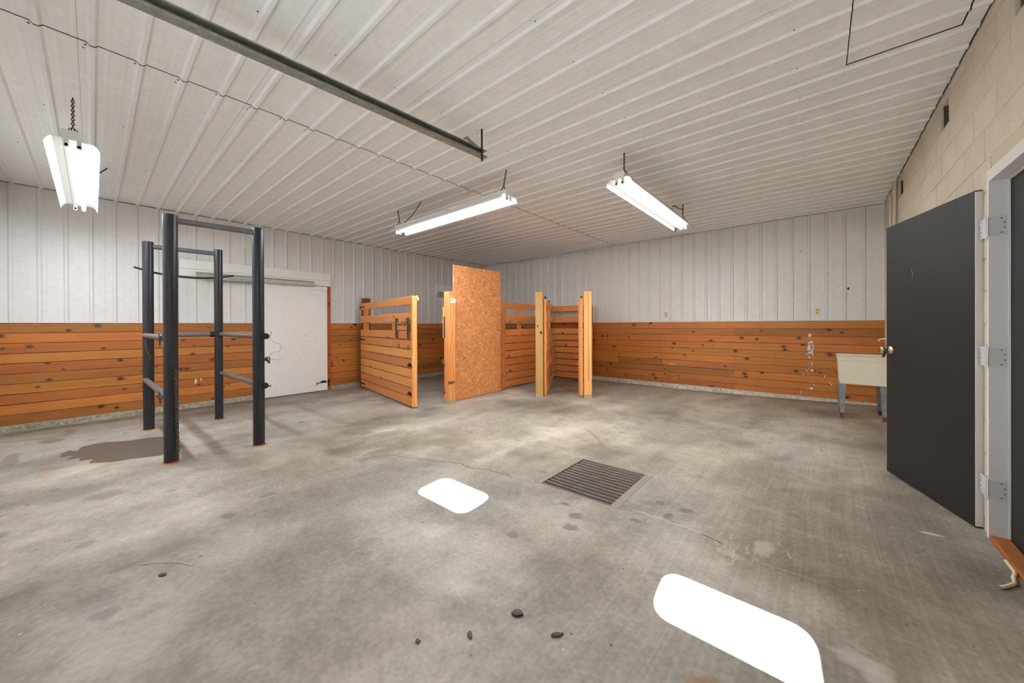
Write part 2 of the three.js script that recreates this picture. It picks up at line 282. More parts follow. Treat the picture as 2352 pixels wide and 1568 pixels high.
// ------------------------------------------------------------------ floor with the drain pit
const DX0 = -1.865, DX1 = -1.115, DZ0 = -3.215, DZ1 = -2.472;   // drain frame outline
const floorRoot = structure('floor', 'worn grey concrete floor slab with stains, cracks and broom marks', 'floor');
{
  const xs = [], zs = [], add = (a, lo, hi, n, cut) => { for (let i = 0; i <= n; i++) a.push(lo + (hi - lo) * i / n); a.push(...cut); a.sort((p, q) => p - q); };
  add(xs, FX0, XR + 0.18, 72, [DX0, DX1, -2, -6.9]); add(zs, FZ0, ZF + 0.01, 60, [DZ0, DZ1]);
  const pos = [], uv = [], idx = [];
  for (const z of zs) for (const x of xs) { pos.push(x, floorY(x), z); uv.push((x - FX0) / FW, 1 - (z - FZ0) / FD); }
  const n = xs.length;
  for (let j = 0; j < zs.length - 1; j++) for (let i = 0; i < n - 1; i++) {
    const cx = (xs[i] + xs[i + 1]) / 2, cz = (zs[j] + zs[j + 1]) / 2;
    if (cx > DX0 && cx < DX1 && cz > DZ0 && cz < DZ1) continue;
    const a = j * n + i; idx.push(a, a + n, a + 1, a + 1, a + n, a + n + 1);
  }
  const g = new THREE.BufferGeometry(); g.setAttribute('position', new THREE.Float32BufferAttribute(pos, 3)); g.setAttribute('uv', new THREE.Float32BufferAttribute(uv, 2)); g.setIndex(idx); g.computeVertexNormals();
  part('slab', g, M.floor, floorRoot);
  const slabBase = part('slab_base', [between(FX0, DX0, -0.4, -0.06, FZ0, ZF), between(DX1, XR + 0.18, -0.4, -0.06, FZ0, ZF), between(DX0, DX1, -0.4, -0.06, FZ0, DZ0), between(DX0, DX1, -0.4, -0.06, DZ1, ZF), between(DX0, DX1, -0.5, -0.4, DZ0, DZ1)], M.curb, floorRoot);
  part('drain_pit', [between(DX0 - 0.02, DX0, -0.42, floorY(DX0) - 0.002, DZ0, DZ1), between(DX1, DX1 + 0.02, -0.42, floorY(DX1) - 0.003, DZ0, DZ1), between(DX0, DX1, -0.42, -0.004, DZ0 - 0.02, DZ0), between(DX0, DX1, -0.42, -0.004, DZ1, DZ1 + 0.02), between(DX0, DX1, -0.42, -0.4, DZ0, DZ1)], M.dark, floorRoot);
}

// ------------------------------------------------------------------ ribbed metal sheets
const ribProfile = (() => { const b = 0.026, t = 0.011, h = 0.016; return [[-PITCH / 2, 0], [-0.09, 0], [-0.077, 0.0009], [-0.07, 0.0009], [-0.057, 0], [-b, 0], [-t, h], [t, h], [b, 0], [0.057, 0], [0.07, 0.0009], [0.077, 0.0009], [0.09, 0]]; })();
// sheet across s in [s0,s1], along l in [l0,l1]; rib centres at phase + k*PITCH; map(s, l, height) -> [x,y,z]
function sheet(s0, s1, l0, l1, phase, map, lift = 0) {
  const pr = [], k0 = Math.floor((s0 - phase) / PITCH) - 1, k1 = Math.ceil((s1 - phase) / PITCH) + 1;
  for (let k = k0; k <= k1; k++) for (const [o, h] of ribProfile) pr.push([phase + k * PITCH + o, h]);
  const hAt = (s) => { for (let i = 0; i < pr.length - 1; i++) if (s >= pr[i][0] && s <= pr[i + 1][0]) { const t = (s - pr[i][0]) / (pr[i + 1][0] - pr[i][0] || 1); return pr[i][1] + (pr[i + 1][1] - pr[i][1]) * t; } return 0; };
  const q = [[s0, hAt(s0)], ...pr.filter((p) => p[0] > s0 + 1e-4 && p[0] < s1 - 1e-4), [s1, hAt(s1)]];
  const pos = [], uv = [];
  for (let i = 0; i < q.length - 1; i++) {
    const [a, ha] = q[i], [b, hb] = q[i + 1], A = map(a, l0, ha + lift), B = map(b, l0, hb + lift), C = map(b, l1, hb + lift), D = map(a, l1, ha + lift);
    pos.push(...A, ...B, ...C, ...A, ...C, ...D); uv.push(a / 2, l0 / 2, b / 2, l0 / 2, b / 2, l1 / 2, a / 2, l0 / 2, b / 2, l1 / 2, a / 2, l1 / 2);
  }
  const g = new THREE.BufferGeometry(); g.setAttribute('position', new THREE.Float32BufferAttribute(pos, 3)); g.setAttribute('uv', new THREE.Float32BufferAttribute(uv, 2)); g.computeVertexNormals(); return g;
}
M.metal.side = M.metalWall.side = THREE.DoubleSide;
const CRACK = -3.698, HX0 = 0.157, HX1 = 0.694, HZ0 = -3.6, HZ1 = -2.6856;
const ceilMap = (s, l, h) => [l, HC - h, s];
const ceilingRoot = structure('ceiling', 'white ribbed sheet-metal ceiling', 'ceiling');
{
  const edges = []; for (let z = -3.6 + 0.9144 * 5; z > ZB; z -= 0.9144) edges.push(z); edges.push(ZB + 0.006);
  const all = [ZF, ...edges.filter((z) => z < ZF - 0.05)];
  for (let i = 0; i < all.length - 1; i++) {
    const z1 = all[i], z0 = all[i + 1];
    part('metal_panel', sheet(z0 + 0.0006, z1 - 0.0006, XL + 0.012, CRACK - 0.003, -0.006, ceilMap), M.metal, ceilingRoot);
    const hatch = Math.abs(z0 - HZ0) < 0.01;
    part('metal_panel', sheet(z0 + 0.0006, z1 - 0.0006, CRACK + 0.003, hatch ? HX0 - 0.004 : XR - 0.008, -0.006, ceilMap, -0.003), M.metal, ceilingRoot);
    if (hatch) part('metal_panel', sheet(z0 + 0.0006, z1 - 0.0006, HX1 + 0.004, XR - 0.008, -0.006, ceilMap, -0.003), M.metal, ceilingRoot);
  }
  part('roof_deck', between(XL - 0.15, XR + 0.3, HC + 0.03, HC + 0.2, ZB - 0.15, ZF + 0.15), M.void, ceilingRoot);
  const sc = [];
  for (let x = XL + 0.6; x < XR; x += 1.22) for (let k = -35; k < 4; k++) { const z = -0.006 + PITCH * k + 0.04; if (z < ZB + 0.05 || z > ZF - 0.05) continue; if ((k + Math.round(x / 1.22)) % 2) sc.push(new THREE.CylinderGeometry(0.0045, 0.0045, 0.004, 6).translate(x, HC - 0.004, z)); }
  for (let k = -35; k < 4; k++) { const z = -0.006 + PITCH * k + 0.03; if (z > ZB + 0.05) sc.push(new THREE.CylinderGeometry(0.006, 0.006, 0.004, 6).translate(CRACK - 0.03, HC - 0.004, z)); }
  const s = part('screw_heads', sc, M.screw, ceilingRoot); s.userData.kind = 'stuff';
}
{
  const h = solo('ceiling_hatch', sheet(HZ0 + 0.009, HZ1 - 0.004, HX0 + 0.002, HX1 - 0.003, -0.006, ceilMap, -0.006), M.metal, 'cut-out ribbed metal access panel in ceiling beside beige block wall', 'hatch');
  h.userData.kind = 'structure';
}

// ------------------------------------------------------------------ left and back walls: metal above, boards below, concrete curb
const wallLeft = structure('wall_left', 'wall with white ribbed metal above brown knotty boards, behind black pipe frame', 'wall');
const wallBack = structure('wall_back', 'wall with white ribbed metal above brown knotty boards, behind the sink', 'wall');
part('wall_core', between(XL - 0.15, XL - 0.035, -0.3, HC + 0.1, ZB - 0.15, ZF + 0.15), M.void, wallLeft);
part('wall_core', between(XL - 0.15, XR + 0.3, -0.3, HC + 0.1, ZB - 0.15, ZB - 0.035), M.void, wallBack);
{
  const mL = (s, l, h) => [XL + h, l, s], mB = (s, l, h) => [s, l, ZB + h];
  for (let z1 = ZF; z1 > ZB + 0.05; z1 -= 0.9144) part('metal_panel', sheet(Math.max(ZB + 0.002, z1 - 0.9138), z1 - 0.0006, WT + 0.004, HC - 0.004 - 0.004 * rnd(), 0.011, mL), M.metalWall, wallLeft);
  for (let x0 = XL; x0 < XR - 0.01; x0 += 0.9144) part('metal_panel', sheet(x0 + 0.0006, Math.min(XR, x0 + 0.9138), WT + 0.004, HC - 0.005, 0.325, mB), M.metalWall, wallBack);
  part('edge_trim', rbox(0.03, 0.012, ZF - ZB, 0.003, XL + 0.008, WT + 0.005, (ZF + ZB) / 2), M.whitePaint, wallLeft);
  part('edge_trim', rbox(XR - XL, 0.012, 0.03, 0.003, (XL + XR) / 2, WT + 0.005, ZB + 0.008), M.whitePaint, wallBack);
  const BH = (WT - WB) / 10;
  seed = 909;
  function boards(root, a0, a1, place, joints) {
    for (let r = 0; r < 10; r++) {
      const cuts = [a0, ...joints(r).filter((q) => q > a0 + 0.3 && q < a1 - 0.3), a1];
      for (let i = 0; i < cuts.length - 1; i++) {
        const len = cuts[i + 1] - cuts[i] - 0.0015, m = part('plank', bar(len, BH - [0.004, 0.0075, 0.0035, 0.0045][(r * 7 + 3) % 4], 0.022, Math.floor(rnd() * 8), rnd(), 0.0025), M.wallWood, root);
        place(m, (cuts[i] + cuts[i + 1]) / 2, WB + BH * (r + 0.5), rr(-0.0012, 0.0012));
      }
    }
  }
  const L = (m, a, y, o) => { m.position.set(XL - 0.001 + o, y, a); m.rotation.y = Math.PI / 2; };
  const B = (m, a, y, o) => m.position.set(a, y, ZB - 0.001 + o);
  boards(wallLeft, -2.05, ZF - 0.005, L, () => []);
  boards(wallLeft, -6.85, -3.34, L, (r) => [[-5.0], [-4.4], [-5.6], [], [-4.8]][r % 5]);
  boards(wallBack, XL + 0.012, XR - 0.002, B, (r) => [[-5.1, -1.25], [-4.2, -0.2], [-5.6, -1.25], [-3.6, -2.6], [-4.6, -1.25], [-2.62, -0.6], [-5.0, -1.6], [-3.9, -2.62], [-4.4, -1.25], [-2.9, -0.9]][r]);
}
function curbMesh(root, mat, a0, a1, place, h0, h1) {
  const n = Math.ceil((a1 - a0) / 0.3), pos = [], uv = [], idx = []; seed = 777 + n;
  for (let i = 0; i <= n; i++) {
    const a = a0 + (a1 - a0) * i / n, d = 0.02 + rr(-0.006, 0.012), lo = h0(a);
    const prof = [[0.035, lo], [d + 0.012, lo + 0.02], [d + rr(-0.004, 0.004), h1 - 0.012], [d - 0.01, h1], [-0.03, h1]];
    prof.forEach(([o, y], k) => { pos.push(...place(a, y, o)); uv.push(a, k * 0.05); });
  }
  for (let i = 0; i < n; i++) for (let k = 0; k < 4; k++) { const a = i * 5 + k; idx.push(a, a + 5, a + 1, a + 1, a + 5, a + 6); }
  const g = new THREE.BufferGeometry(); g.setAttribute('position', new THREE.Float32BufferAttribute(pos, 3)); g.setAttribute('uv', new THREE.Float32BufferAttribute(uv, 2)); g.setIndex(idx); g.computeVertexNormals();
  mat.side = THREE.DoubleSide; return part('curb', g, mat, root);
}
const curbL = structure('baseboard_left', 'rough grey concrete curb under the boards of the long pipe-frame wall', 'curb');
curbMesh(curbL, M.curb, -2.06, ZF, (a, y, o) => [XL + o, y, a], () => floorY(XL) - 0.01, WB + 0.002);
curbMesh(curbL, M.curb, ZB, -3.335, (a, y, o) => [XL + o, y, a], () => floorY(XL) - 0.01, WB + 0.002);
const curbB = structure('baseboard_back', 'pale chipped concrete curb under the boards beside the sink', 'curb');
curbMesh(curbB, M.paleCurb, XL, XR, (a, y, o) => [a, y, ZB + o], (a) => floorY(a) - 0.012, WB + 0.03);

// white splashes of dried plaster on the back wall boards
{
  seed = 611; const g = [];
  for (let i = 0; i < 60; i++) { const y = WB + 0.1 + 1.05 * rnd(), w = rr(0.002, 0.012), h = rr(0.004, 0.022); g.push(new THREE.SphereGeometry(1, 7, 5).scale(w, h, 0.0016).translate(-0.12 + rr(-0.05, 0.05) + (y < 0.5 ? rr(-0.15, 0.3) : 0), y, ZB + 0.0105)); }
  for (const [x, y, w, h] of [[-0.12, 1.16, 0.02, 0.03], [-0.1, 1.04, 0.028, 0.022], [-0.13, 0.94, 0.022, 0.05], [-0.11, 0.86, 0.03, 0.02], [-0.1, 0.24, 0.026, 0.022], [-0.24, 0.16, 0.006, 0.03]]) g.push(new THREE.SphereGeometry(1, 9, 6).scale(w, h, 0.0016).translate(x, y, ZB + 0.0105));
  const s = part('plaster_splashes', g, M.whitePaint, wallBack); s.userData.kind = 'stuff';
  const g2 = []; for (const [x, y, w, h] of [[-2.38, 0.5, 0.09, 0.012], [-2.33, 0.19, 0.05, 0.006]]) g2.push(new THREE.SphereGeometry(1, 8, 5).scale(w, h, 0.002).translate(x, y, ZB + 0.0105));
  part('bare_wood_scar', g2, M.straw, wallBack);
  const g3 = []; for (const [z, y, w, h] of [[-1.13, 0.42, 0.02, 0.05], [-1.2, 0.44, 0.012, 0.03], [-0.75, 0.52, 0.012, 0.035], [-1.75, 0.36, 0.01, 0.03]]) g3.push(new THREE.SphereGeometry(1, 7, 5).scale(0.0016, h, w).translate(XL + 0.0105, y, z));
  part('plaster_splash', g3, M.straw, wallLeft);
}

{
  for (const [x, y, r] of [[0.37, 1.93, 0.022], [-0.24, 2.63, 0.01], [-5.2, 1.74, 0.022], [-4.55, 1.87, 0.018], [-4.85, 1.9, 0.012], [-5.3, 2.2, 0.012]]) part('paint_chip', new THREE.SphereGeometry(1, 7, 5).scale(r * 0.7, r, 0.0015).translate(x, y, ZB + 0.0012), M.rustDark, wallBack);
}

// ------------------------------------------------------------------ block wall with doorway
const wallRight = structure('wall_right', 'beige painted concrete block wall with doorway', 'wall');
const OZ0 = -3.505, OZ1 = -2.68, OH = 2.215;          // doorway opening
{
  const CP = 0.2015, Y0 = 2.3545 - CP * 12, jw = 0.007, D = 0.03;
  const holes = [[-4.66, -4.42], [-6.7, -6.44], [-3.16, -2.9]], HY0 = 2.3545 + 3 * CP - 0.006, HY1 = 3.15;
  seed = 515;
  const cache = new Map();
  const block = (z0, z1, y0, y1) => {
    if (z1 - z0 < 0.03 || y1 - y0 < 0.02) return;
    const w = +(z1 - z0 - jw).toFixed(3), h = +(y1 - y0 - jw).toFixed(3), key = w + '_' + h;
    if (!cache.has(key)) {
      const g = bar(w, h, D, 0, 0, 0.003), p = g.attributes.position, u = g.attributes.uv;
      for (let i = 0; i < p.count; i++) u.setXY(i, p.getX(i) * 2.5, p.getY(i) * 2.5);
      cache.set(key, g);
    }
    const m = part('block', cache.get(key), M.block[Math.floor(rnd() * 3)], wallRight); m.rotation.y = -Math.PI / 2; m.position.set(XR + D / 2 + rr(-0.0008, 0.0008), (y0 + y1) / 2, (z0 + z1) / 2);
  };
  for (let r = 0; r < 17; r++) {
    const y0 = Math.max(0.02, Y0 + r * CP), y1 = Math.min(HC, Y0 + (r + 1) * CP); if (y1 < 0.04) continue;
    const js = [ZB]; for (let z = -3.215 - 0.2 * (r % 2) - 0.4 * 14; z < ZF; z += 0.4) if (z > ZB + 0.02) js.push(z); js.push(ZF);
    for (let i = 0; i < js.length - 1; i++) {
      let segs = [[js[i], js[i + 1]]];
      const cutout = (a, b) => { segs = segs.flatMap(([p, q]) => (q <= a || p >= b) ? [[p, q]] : [[p, Math.max(p, a)], [Math.min(q, b), q]].filter(([s, t]) => t - s > 0.01)); };
      if (y0 < OH - 0.02) cutout(OZ0, OZ1);
      if (y0 > HY0 - 0.05 && y0 < HY1 - 0.03) for (const [a, b] of holes) cutout(a, b);
      for (const [a, b] of segs) block(a, b, y0, y1);
    }
  }
  const mx0 = XR + 0.004, mx1 = XR + 0.16;
  part('mortar_core', [between(mx0, mx1, -0.1, HY0, ZB - 0.1, OZ0), between(mx0, mx1, -0.1, HY0, OZ1, ZF + 0.1), between(mx0, mx1, OH, HY0, OZ0, OZ1), between(mx0, mx1, HY1, HC + 0.1, ZB - 0.1, ZF + 0.1),
    between(mx0, mx1, HY0, HY1, ZB - 0.1, -6.7), between(mx0, mx1, HY0, HY1, -6.44, -4.66), between(mx0, mx1, HY0, HY1, -4.42, -3.16), between(mx0, mx1, HY0, HY1, -2.9, ZF + 0.1)], M.mortar, wallRight);
  for (const [a, b] of holes) {
    part('pocket_back', between(XR + 0.14, XR + 0.155, HY0 - 0.02, HY1 + 0.02, a - 0.01, b + 0.01), M.dark, wallRight);
    part('pocket_lining', between(XR + 0.008, XR + 0.14, HY0, HY1, a + 0.045, a + 0.06), M.void, wallRight);
    part('broken_mortar', [rbox(0.1, HY1 - HY0 - 0.02, 0.04, 0.012, XR + 0.064, (HY0 + HY1) / 2, a + 0.024)], M.curb, wallRight);
  }
}

// ------------------------------------------------------------------ front wall behind the camera, with the two glazed openings the sun comes through
const wallFront = structure('wall_front', 'white front wall behind the viewer with two small rounded windows', 'wall');
const WIN = [[-1.99, 2.0, 0.57, 0.265], [-0.07, 2.0, 0.6, 0.265]];
{
  const sh = new THREE.Shape(); sh.moveTo(XL - 0.15, -0.2); sh.lineTo(XR + 0.3, -0.2); sh.lineTo(XR + 0.3, HC + 0.1); sh.lineTo(XL - 0.15, HC + 0.1); sh.closePath();
  const rrect = (P, cx, cy, w, h, r) => { const x = cx - w / 2, y = cy - h / 2; P.moveTo(x + r, y); P.lineTo(x + w - r, y); P.quadraticCurveTo(x + w, y, x + w, y + r); P.lineTo(x + w, y + h - r); P.quadraticCurveTo(x + w, y + h, x + w - r, y + h); P.lineTo(x + r, y + h); P.quadraticCurveTo(x, y + h, x, y + h - r); P.lineTo(x, y + r); P.quadraticCurveTo(x, y, x + r, y); return P; };
  for (const [x, y, w, h] of WIN) sh.holes.push(rrect(new THREE.Path(), x, y, w, h, 0.085));
  part('wall_panel', new THREE.ExtrudeGeometry(sh, { depth: 0.03, bevelEnabled: false, curveSegments: 10 }).translate(0, 0, ZF), M.white, wallFront);
  WIN.forEach(([x, y, w, h], i) => {
    const o = structure('window_' + (i + 1), ['small rounded window in front wall, farther from block wall', 'small rounded window in front wall, nearer block wall'][i], 'window');
    part('pane', new THREE.ShapeGeometry(rrect(new THREE.Shape(), x, y, w, h, 0.085), 10).translate(0, 0, ZF + 0.015), M.glass, o);
    const ring = rrect(new THREE.Shape(), x, y, w + 0.06, h + 0.06, 0.11); ring.holes.push(rrect(new THREE.Path(), x, y, w, h, 0.085));
    part('window_frame', new THREE.ExtrudeGeometry(ring, { depth: 0.012, bevelEnabled: false, curveSegments: 10 }).translate(0, 0, ZF - 0.012), M.whitePaint, o);
  });
}

console.log('shell done');

// ------------------------------------------------------------------ black door, frame, inner door, sill
const FD_Y = 0.058;
{
  const fr = structure('trim_1', 'white steel door frame in the block wall', 'door frame');
  part('jamb', [between(XR - 0.012, XR + 0.02, FD_Y - 0.02, OH + 0.05, OZ0 - 0.014, OZ0), between(XR - 0.012, XR + 0.15, FD_Y - 0.02, OH, OZ0, OZ0 + 0.018), between(XR + 0.06, XR + 0.067, FD_Y - 0.02, OH - 0.018, OZ0 + 0.018, OZ0 + 0.024)], M.whitePaint, fr);
  part('jamb', [between(XR - 0.012, XR + 0.02, FD_Y - 0.02, OH + 0.05, OZ1, OZ1 + 0.05), between(XR - 0.012, XR + 0.15, FD_Y - 0.02, OH, OZ1 - 0.018, OZ1)], M.whitePaint, fr);
  part('head', [between(XR - 0.012, XR + 0.02, OH, OH + 0.05, OZ0, OZ1), between(XR - 0.012, XR + 0.15, OH - 0.018, OH, OZ0 + 0.018, OZ1 - 0.018), between(XR + 0.06, XR + 0.067, OH - 0.026, OH - 0.018, OZ0 + 0.018, OZ1 - 0.018)], M.whitePaint, fr);
  const sl = structure('trim_2', 'worn brown wooden threshold in the doorway', 'threshold');
  part('threshold', rbox(0.08, 0.05, OZ1 - OZ0 - 0.04, 0.008, XR + 0.027, FD_Y + 0.002, (OZ0 + OZ1) / 2), M.sill, sl);
  const d3 = structure('door_3', 'black closed inner door set deep in the white frame', 'door');
  part('door_leaf', between(XR + 0.068, XR + 0.11, FD_Y - 0.03, OH + 0.02, OZ0 + 0.019, OZ1 - 0.019), M.door, d3);

  // open leaf: local x from hinge to free edge, local z towards the room
  const hx = 0.75, hz = -3.622, fx = 0.452, fz = -4.533, len = Math.hypot(fx - hx, fz - hz), th = Math.atan2(-(fz - hz), fx - hx);
  const d1 = structure('door_1', 'black door standing open against the beige block wall', 'door');
  d1.position.set(hx, FD_Y, hz); d1.rotation.y = th;
  // local +z after this turn points to +x (wall side): the visible face is local -z
  part('door_leaf', rbox(len, 2.128, 0.036, 0.003, len / 2, 1.066, 0.018), M.door, d1);
  part('edge_strip', rbox(0.005, 2.11, 0.035, 0.001, -0.001, 1.066, 0.018), M.doorEdge, d1);
  part('edge_strip', rbox(0.004, 2.11, 0.034, 0.001, len + 0.001, 1.066, 0.018), M.string, d1);
  const kn = new THREE.Group(); kn.name = 'knob'; d1.add(kn); kn.position.set(len - 0.062, 1.065, 0);
  const lathe = (pts) => new THREE.LatheGeometry(pts.map(([x, y]) => new THREE.Vector2(x, y)), 24).rotateX(-Math.PI / 2);
  part('knob_grip', lathe([[0.0, 0.072], [0.016, 0.071], [0.026, 0.064], [0.029, 0.054], [0.024, 0.043], [0.013, 0.036], [0.012, 0.012], [0.032, 0.008], [0.034, 0]]), M.brass, kn);
  part('knob_grip', lathe([[0.0, 0.072], [0.016, 0.071], [0.026, 0.064], [0.029, 0.054], [0.024, 0.043], [0.013, 0.036], [0.012, 0.012], [0.032, 0.008], [0.034, 0]]).rotateY(Math.PI), M.brass, kn, [0, 0, 0.036]);
  part('latch', rbox(0.006, 0.056, 0.024, 0.002, 0.064, 0, 0.018), M.brass, kn);
  part('scratch', tube([[0.62, 1.72, -0.0006], [0.605, 1.69, -0.0006], [0.606, 1.65, -0.0006], [0.617, 1.625, -0.0006]], 0.0014, 16, 4), M.string, d1);
  for (const y of [1.87, 1.09, 0.3]) {
    const h = thing('door_hinge', ['white painted butt hinge, top one on the black door', 'white painted butt hinge, middle one on the black door', 'white painted butt hinge, bottom one on the black door'][y > 1.5 ? 0 : y > 0.8 ? 1 : 2], 'hinge', [0, 0, 0], 0, 'hinges of the open black door');
    const cx = XR - 0.016, cz = OZ0 - 0.004, cy = FD_Y + y, ex = hx + 0.02, ez = hz + 0.004, ll = Math.hypot(cx - ex, cz - ez), la = Math.atan2(-(cz - ez), cx - ex);
    part('pin', [rod([cx, cy - 0.062, cz], [cx, cy + 0.062, cz], 0.0095, 14), rod([cx, cy + 0.062, cz], [cx, cy + 0.075, cz], 0.006, 10), rod([cx, cy - 0.072, cz], [cx, cy - 0.062, cz], 0.006, 10)], M.hinge, h);
    part('leaf', box(ll, 0.115, 0.003).rotateY(la).translate((cx + ex) / 2, cy, (cz + ez) / 2), M.hinge, h);
    part('leaf', [box(0.07, 0.115, 0.003, XR + 0.021, cy, OZ0 + 0.0195), box(0.003, 0.115, 0.024, XR - 0.0135, cy, OZ0 + 0.009)], M.hinge, h);
    const sc = []; for (const [a, b] of [[0.034, 0.042], [0.046, 0.015], [0.046, -0.015], [0.034, -0.042]]) sc.push(rod([XR + a, cy + b, OZ0 + 0.019], [XR + a, cy + b, OZ0 + 0.0225], 0.004, 8));
    for (const [t, b] of [[0.3, 0.042], [0.2, 0.015], [0.2, -0.015], [0.3, -0.042]]) sc.push(new THREE.SphereGeometry(0.004, 8, 6).translate(ex + (cx - ex) * t, cy + b, ez + (cz - ez) * t));
    part('screws', sc, M.screw, h).userData.kind = 'stuff';
  }
}

// ------------------------------------------------------------------ sliding doors on the left wall
function slidingDoor(idx, doorLabel, trackLabel, headerLabel, jambLabel, z0, z1, hz0, hz1, tz0, tz1, y0) {
  const hd = structure('trim_' + (idx * 2 + 1), headerLabel, 'trim');
  part('header_board', [rbox(0.035, 0.155, hz1 - hz0, 0.003, XL + 0.034, y0 + 0.2 + 0.0, (hz0 + hz1) / 2), rbox(0.034, 0.116, hz1 - hz0, 0.003, XL + 0.033, y0 + 0.062, (hz0 + hz1) / 2)], M.white, hd);
  const tr = thing('sliding_door_track', trackLabel, 'track', [XL + 0.1, y0 + 0.02, (tz0 + tz1) / 2]);
  const L = tz1 - tz0, sh = new THREE.Shape();
  [[0.045, -0.055], [0.05, -0.02], [0.046, 0.025], [0.03, 0.055], [-0.03, 0.06], [-0.045, 0.06], [-0.045, 0.054], [0.026, 0.049], [0.04, 0.022], [0.043, -0.02], [0.035, -0.049], [0.018, -0.049], [0.018, -0.055]].forEach(([a, b], i) => i ? sh.lineTo(a, b) : sh.moveTo(a, b));
  part('track_rail', new THREE.ExtrudeGeometry(sh, { depth: L, bevelEnabled: false }).translate(0, 0, -L / 2), M.trackSteel, tr);
  const br = []; for (let i = 0; i < 4; i++) br.push(rbox(0.05, 0.1, 0.035, 0.004, -0.025, 0.01, -L / 2 + L * (i + 0.5) / 4));
  part('brackets', br, M.trackSteel, tr);
  const d = structure('door_' + (idx * 2), doorLabel, 'door');
  const top = y0 - 0.012, x = XL + 0.075, fy = floorY(XL) + 0.012;
  part('door_panel', rbox(0.03, top - fy, z1 - z0, 0.003, x, (top + fy) / 2, (z0 + z1) / 2), M.white, d);
  part('top_rail', rbox(0.012, 0.075, z1 - z0 - 0.004, 0.002, x + 0.02, top - 0.04, (z0 + z1) / 2), M.white, d);
  part('rub_mark', new THREE.SphereGeometry(1, 8, 6).scale(0.001, 0.006, 0.012).translate(x + 0.016, 1.15, z0 + (z1 - z0) * 0.36), M.rustDark, d);
  part('latch_bolt', [rod([x + 0.02, 0.16, z0 - 0.03], [x + 0.02, 0.16, z0 + 0.22], 0.007, 8), rod([x + 0.02, 0.16, z0 + 0.21], [x + 0.02, 0.11, z0 + 0.225], 0.006, 8), rbox(0.012, 0.045, 0.1, 0.003, x + 0.02, 0.175, z0 + 0.085), rbox(0.02, 0.02, 0.02, 0.003, x + 0.024, 0.19, z0 + 0.05), rbox(0.02, 0.02, 0.02, 0.003, x + 0.024, 0.19, z0 + 0.12)], M.blackIron, d);
  if (jambLabel) { const j = structure('trim_' + (idx * 2 + 2), jambLabel, 'trim'); part('jamb_board', vbar(y0 - fy, 0.085, 0.03, 3, 0.3).rotateY(Math.PI / 2), M.darkJamb, j, [XL + 0.028, (y0 + fy) / 2, z0 - 0.05]); part('bolt_plate', rbox(0.006, 0.16, 0.04, 0.002, XL + 0.046, 0.13, z0 - 0.05), M.strap, j); }
}
M.darkJamb = S({ map: wallWood, color: 0xffe2b8, roughness: 0.55 });
slidingDoor(1, 'white sliding door behind the black pipe frame', 'galvanized box track above white sliding door', 'white header board above the sliding door track', 'orange stained jamb board beside the white sliding door', -3.243, -2.055, -3.335, -0.93, -2.965, -1.125, 2.19);
slidingDoor(2, 'white sliding door behind the stall side', 'short dark track end behind the chipboard sheet', 'short white header board behind the chipboard sheet', null, -8.0, -6.87, -8.03, -6.15, -8.0, -6.15, 2.2);

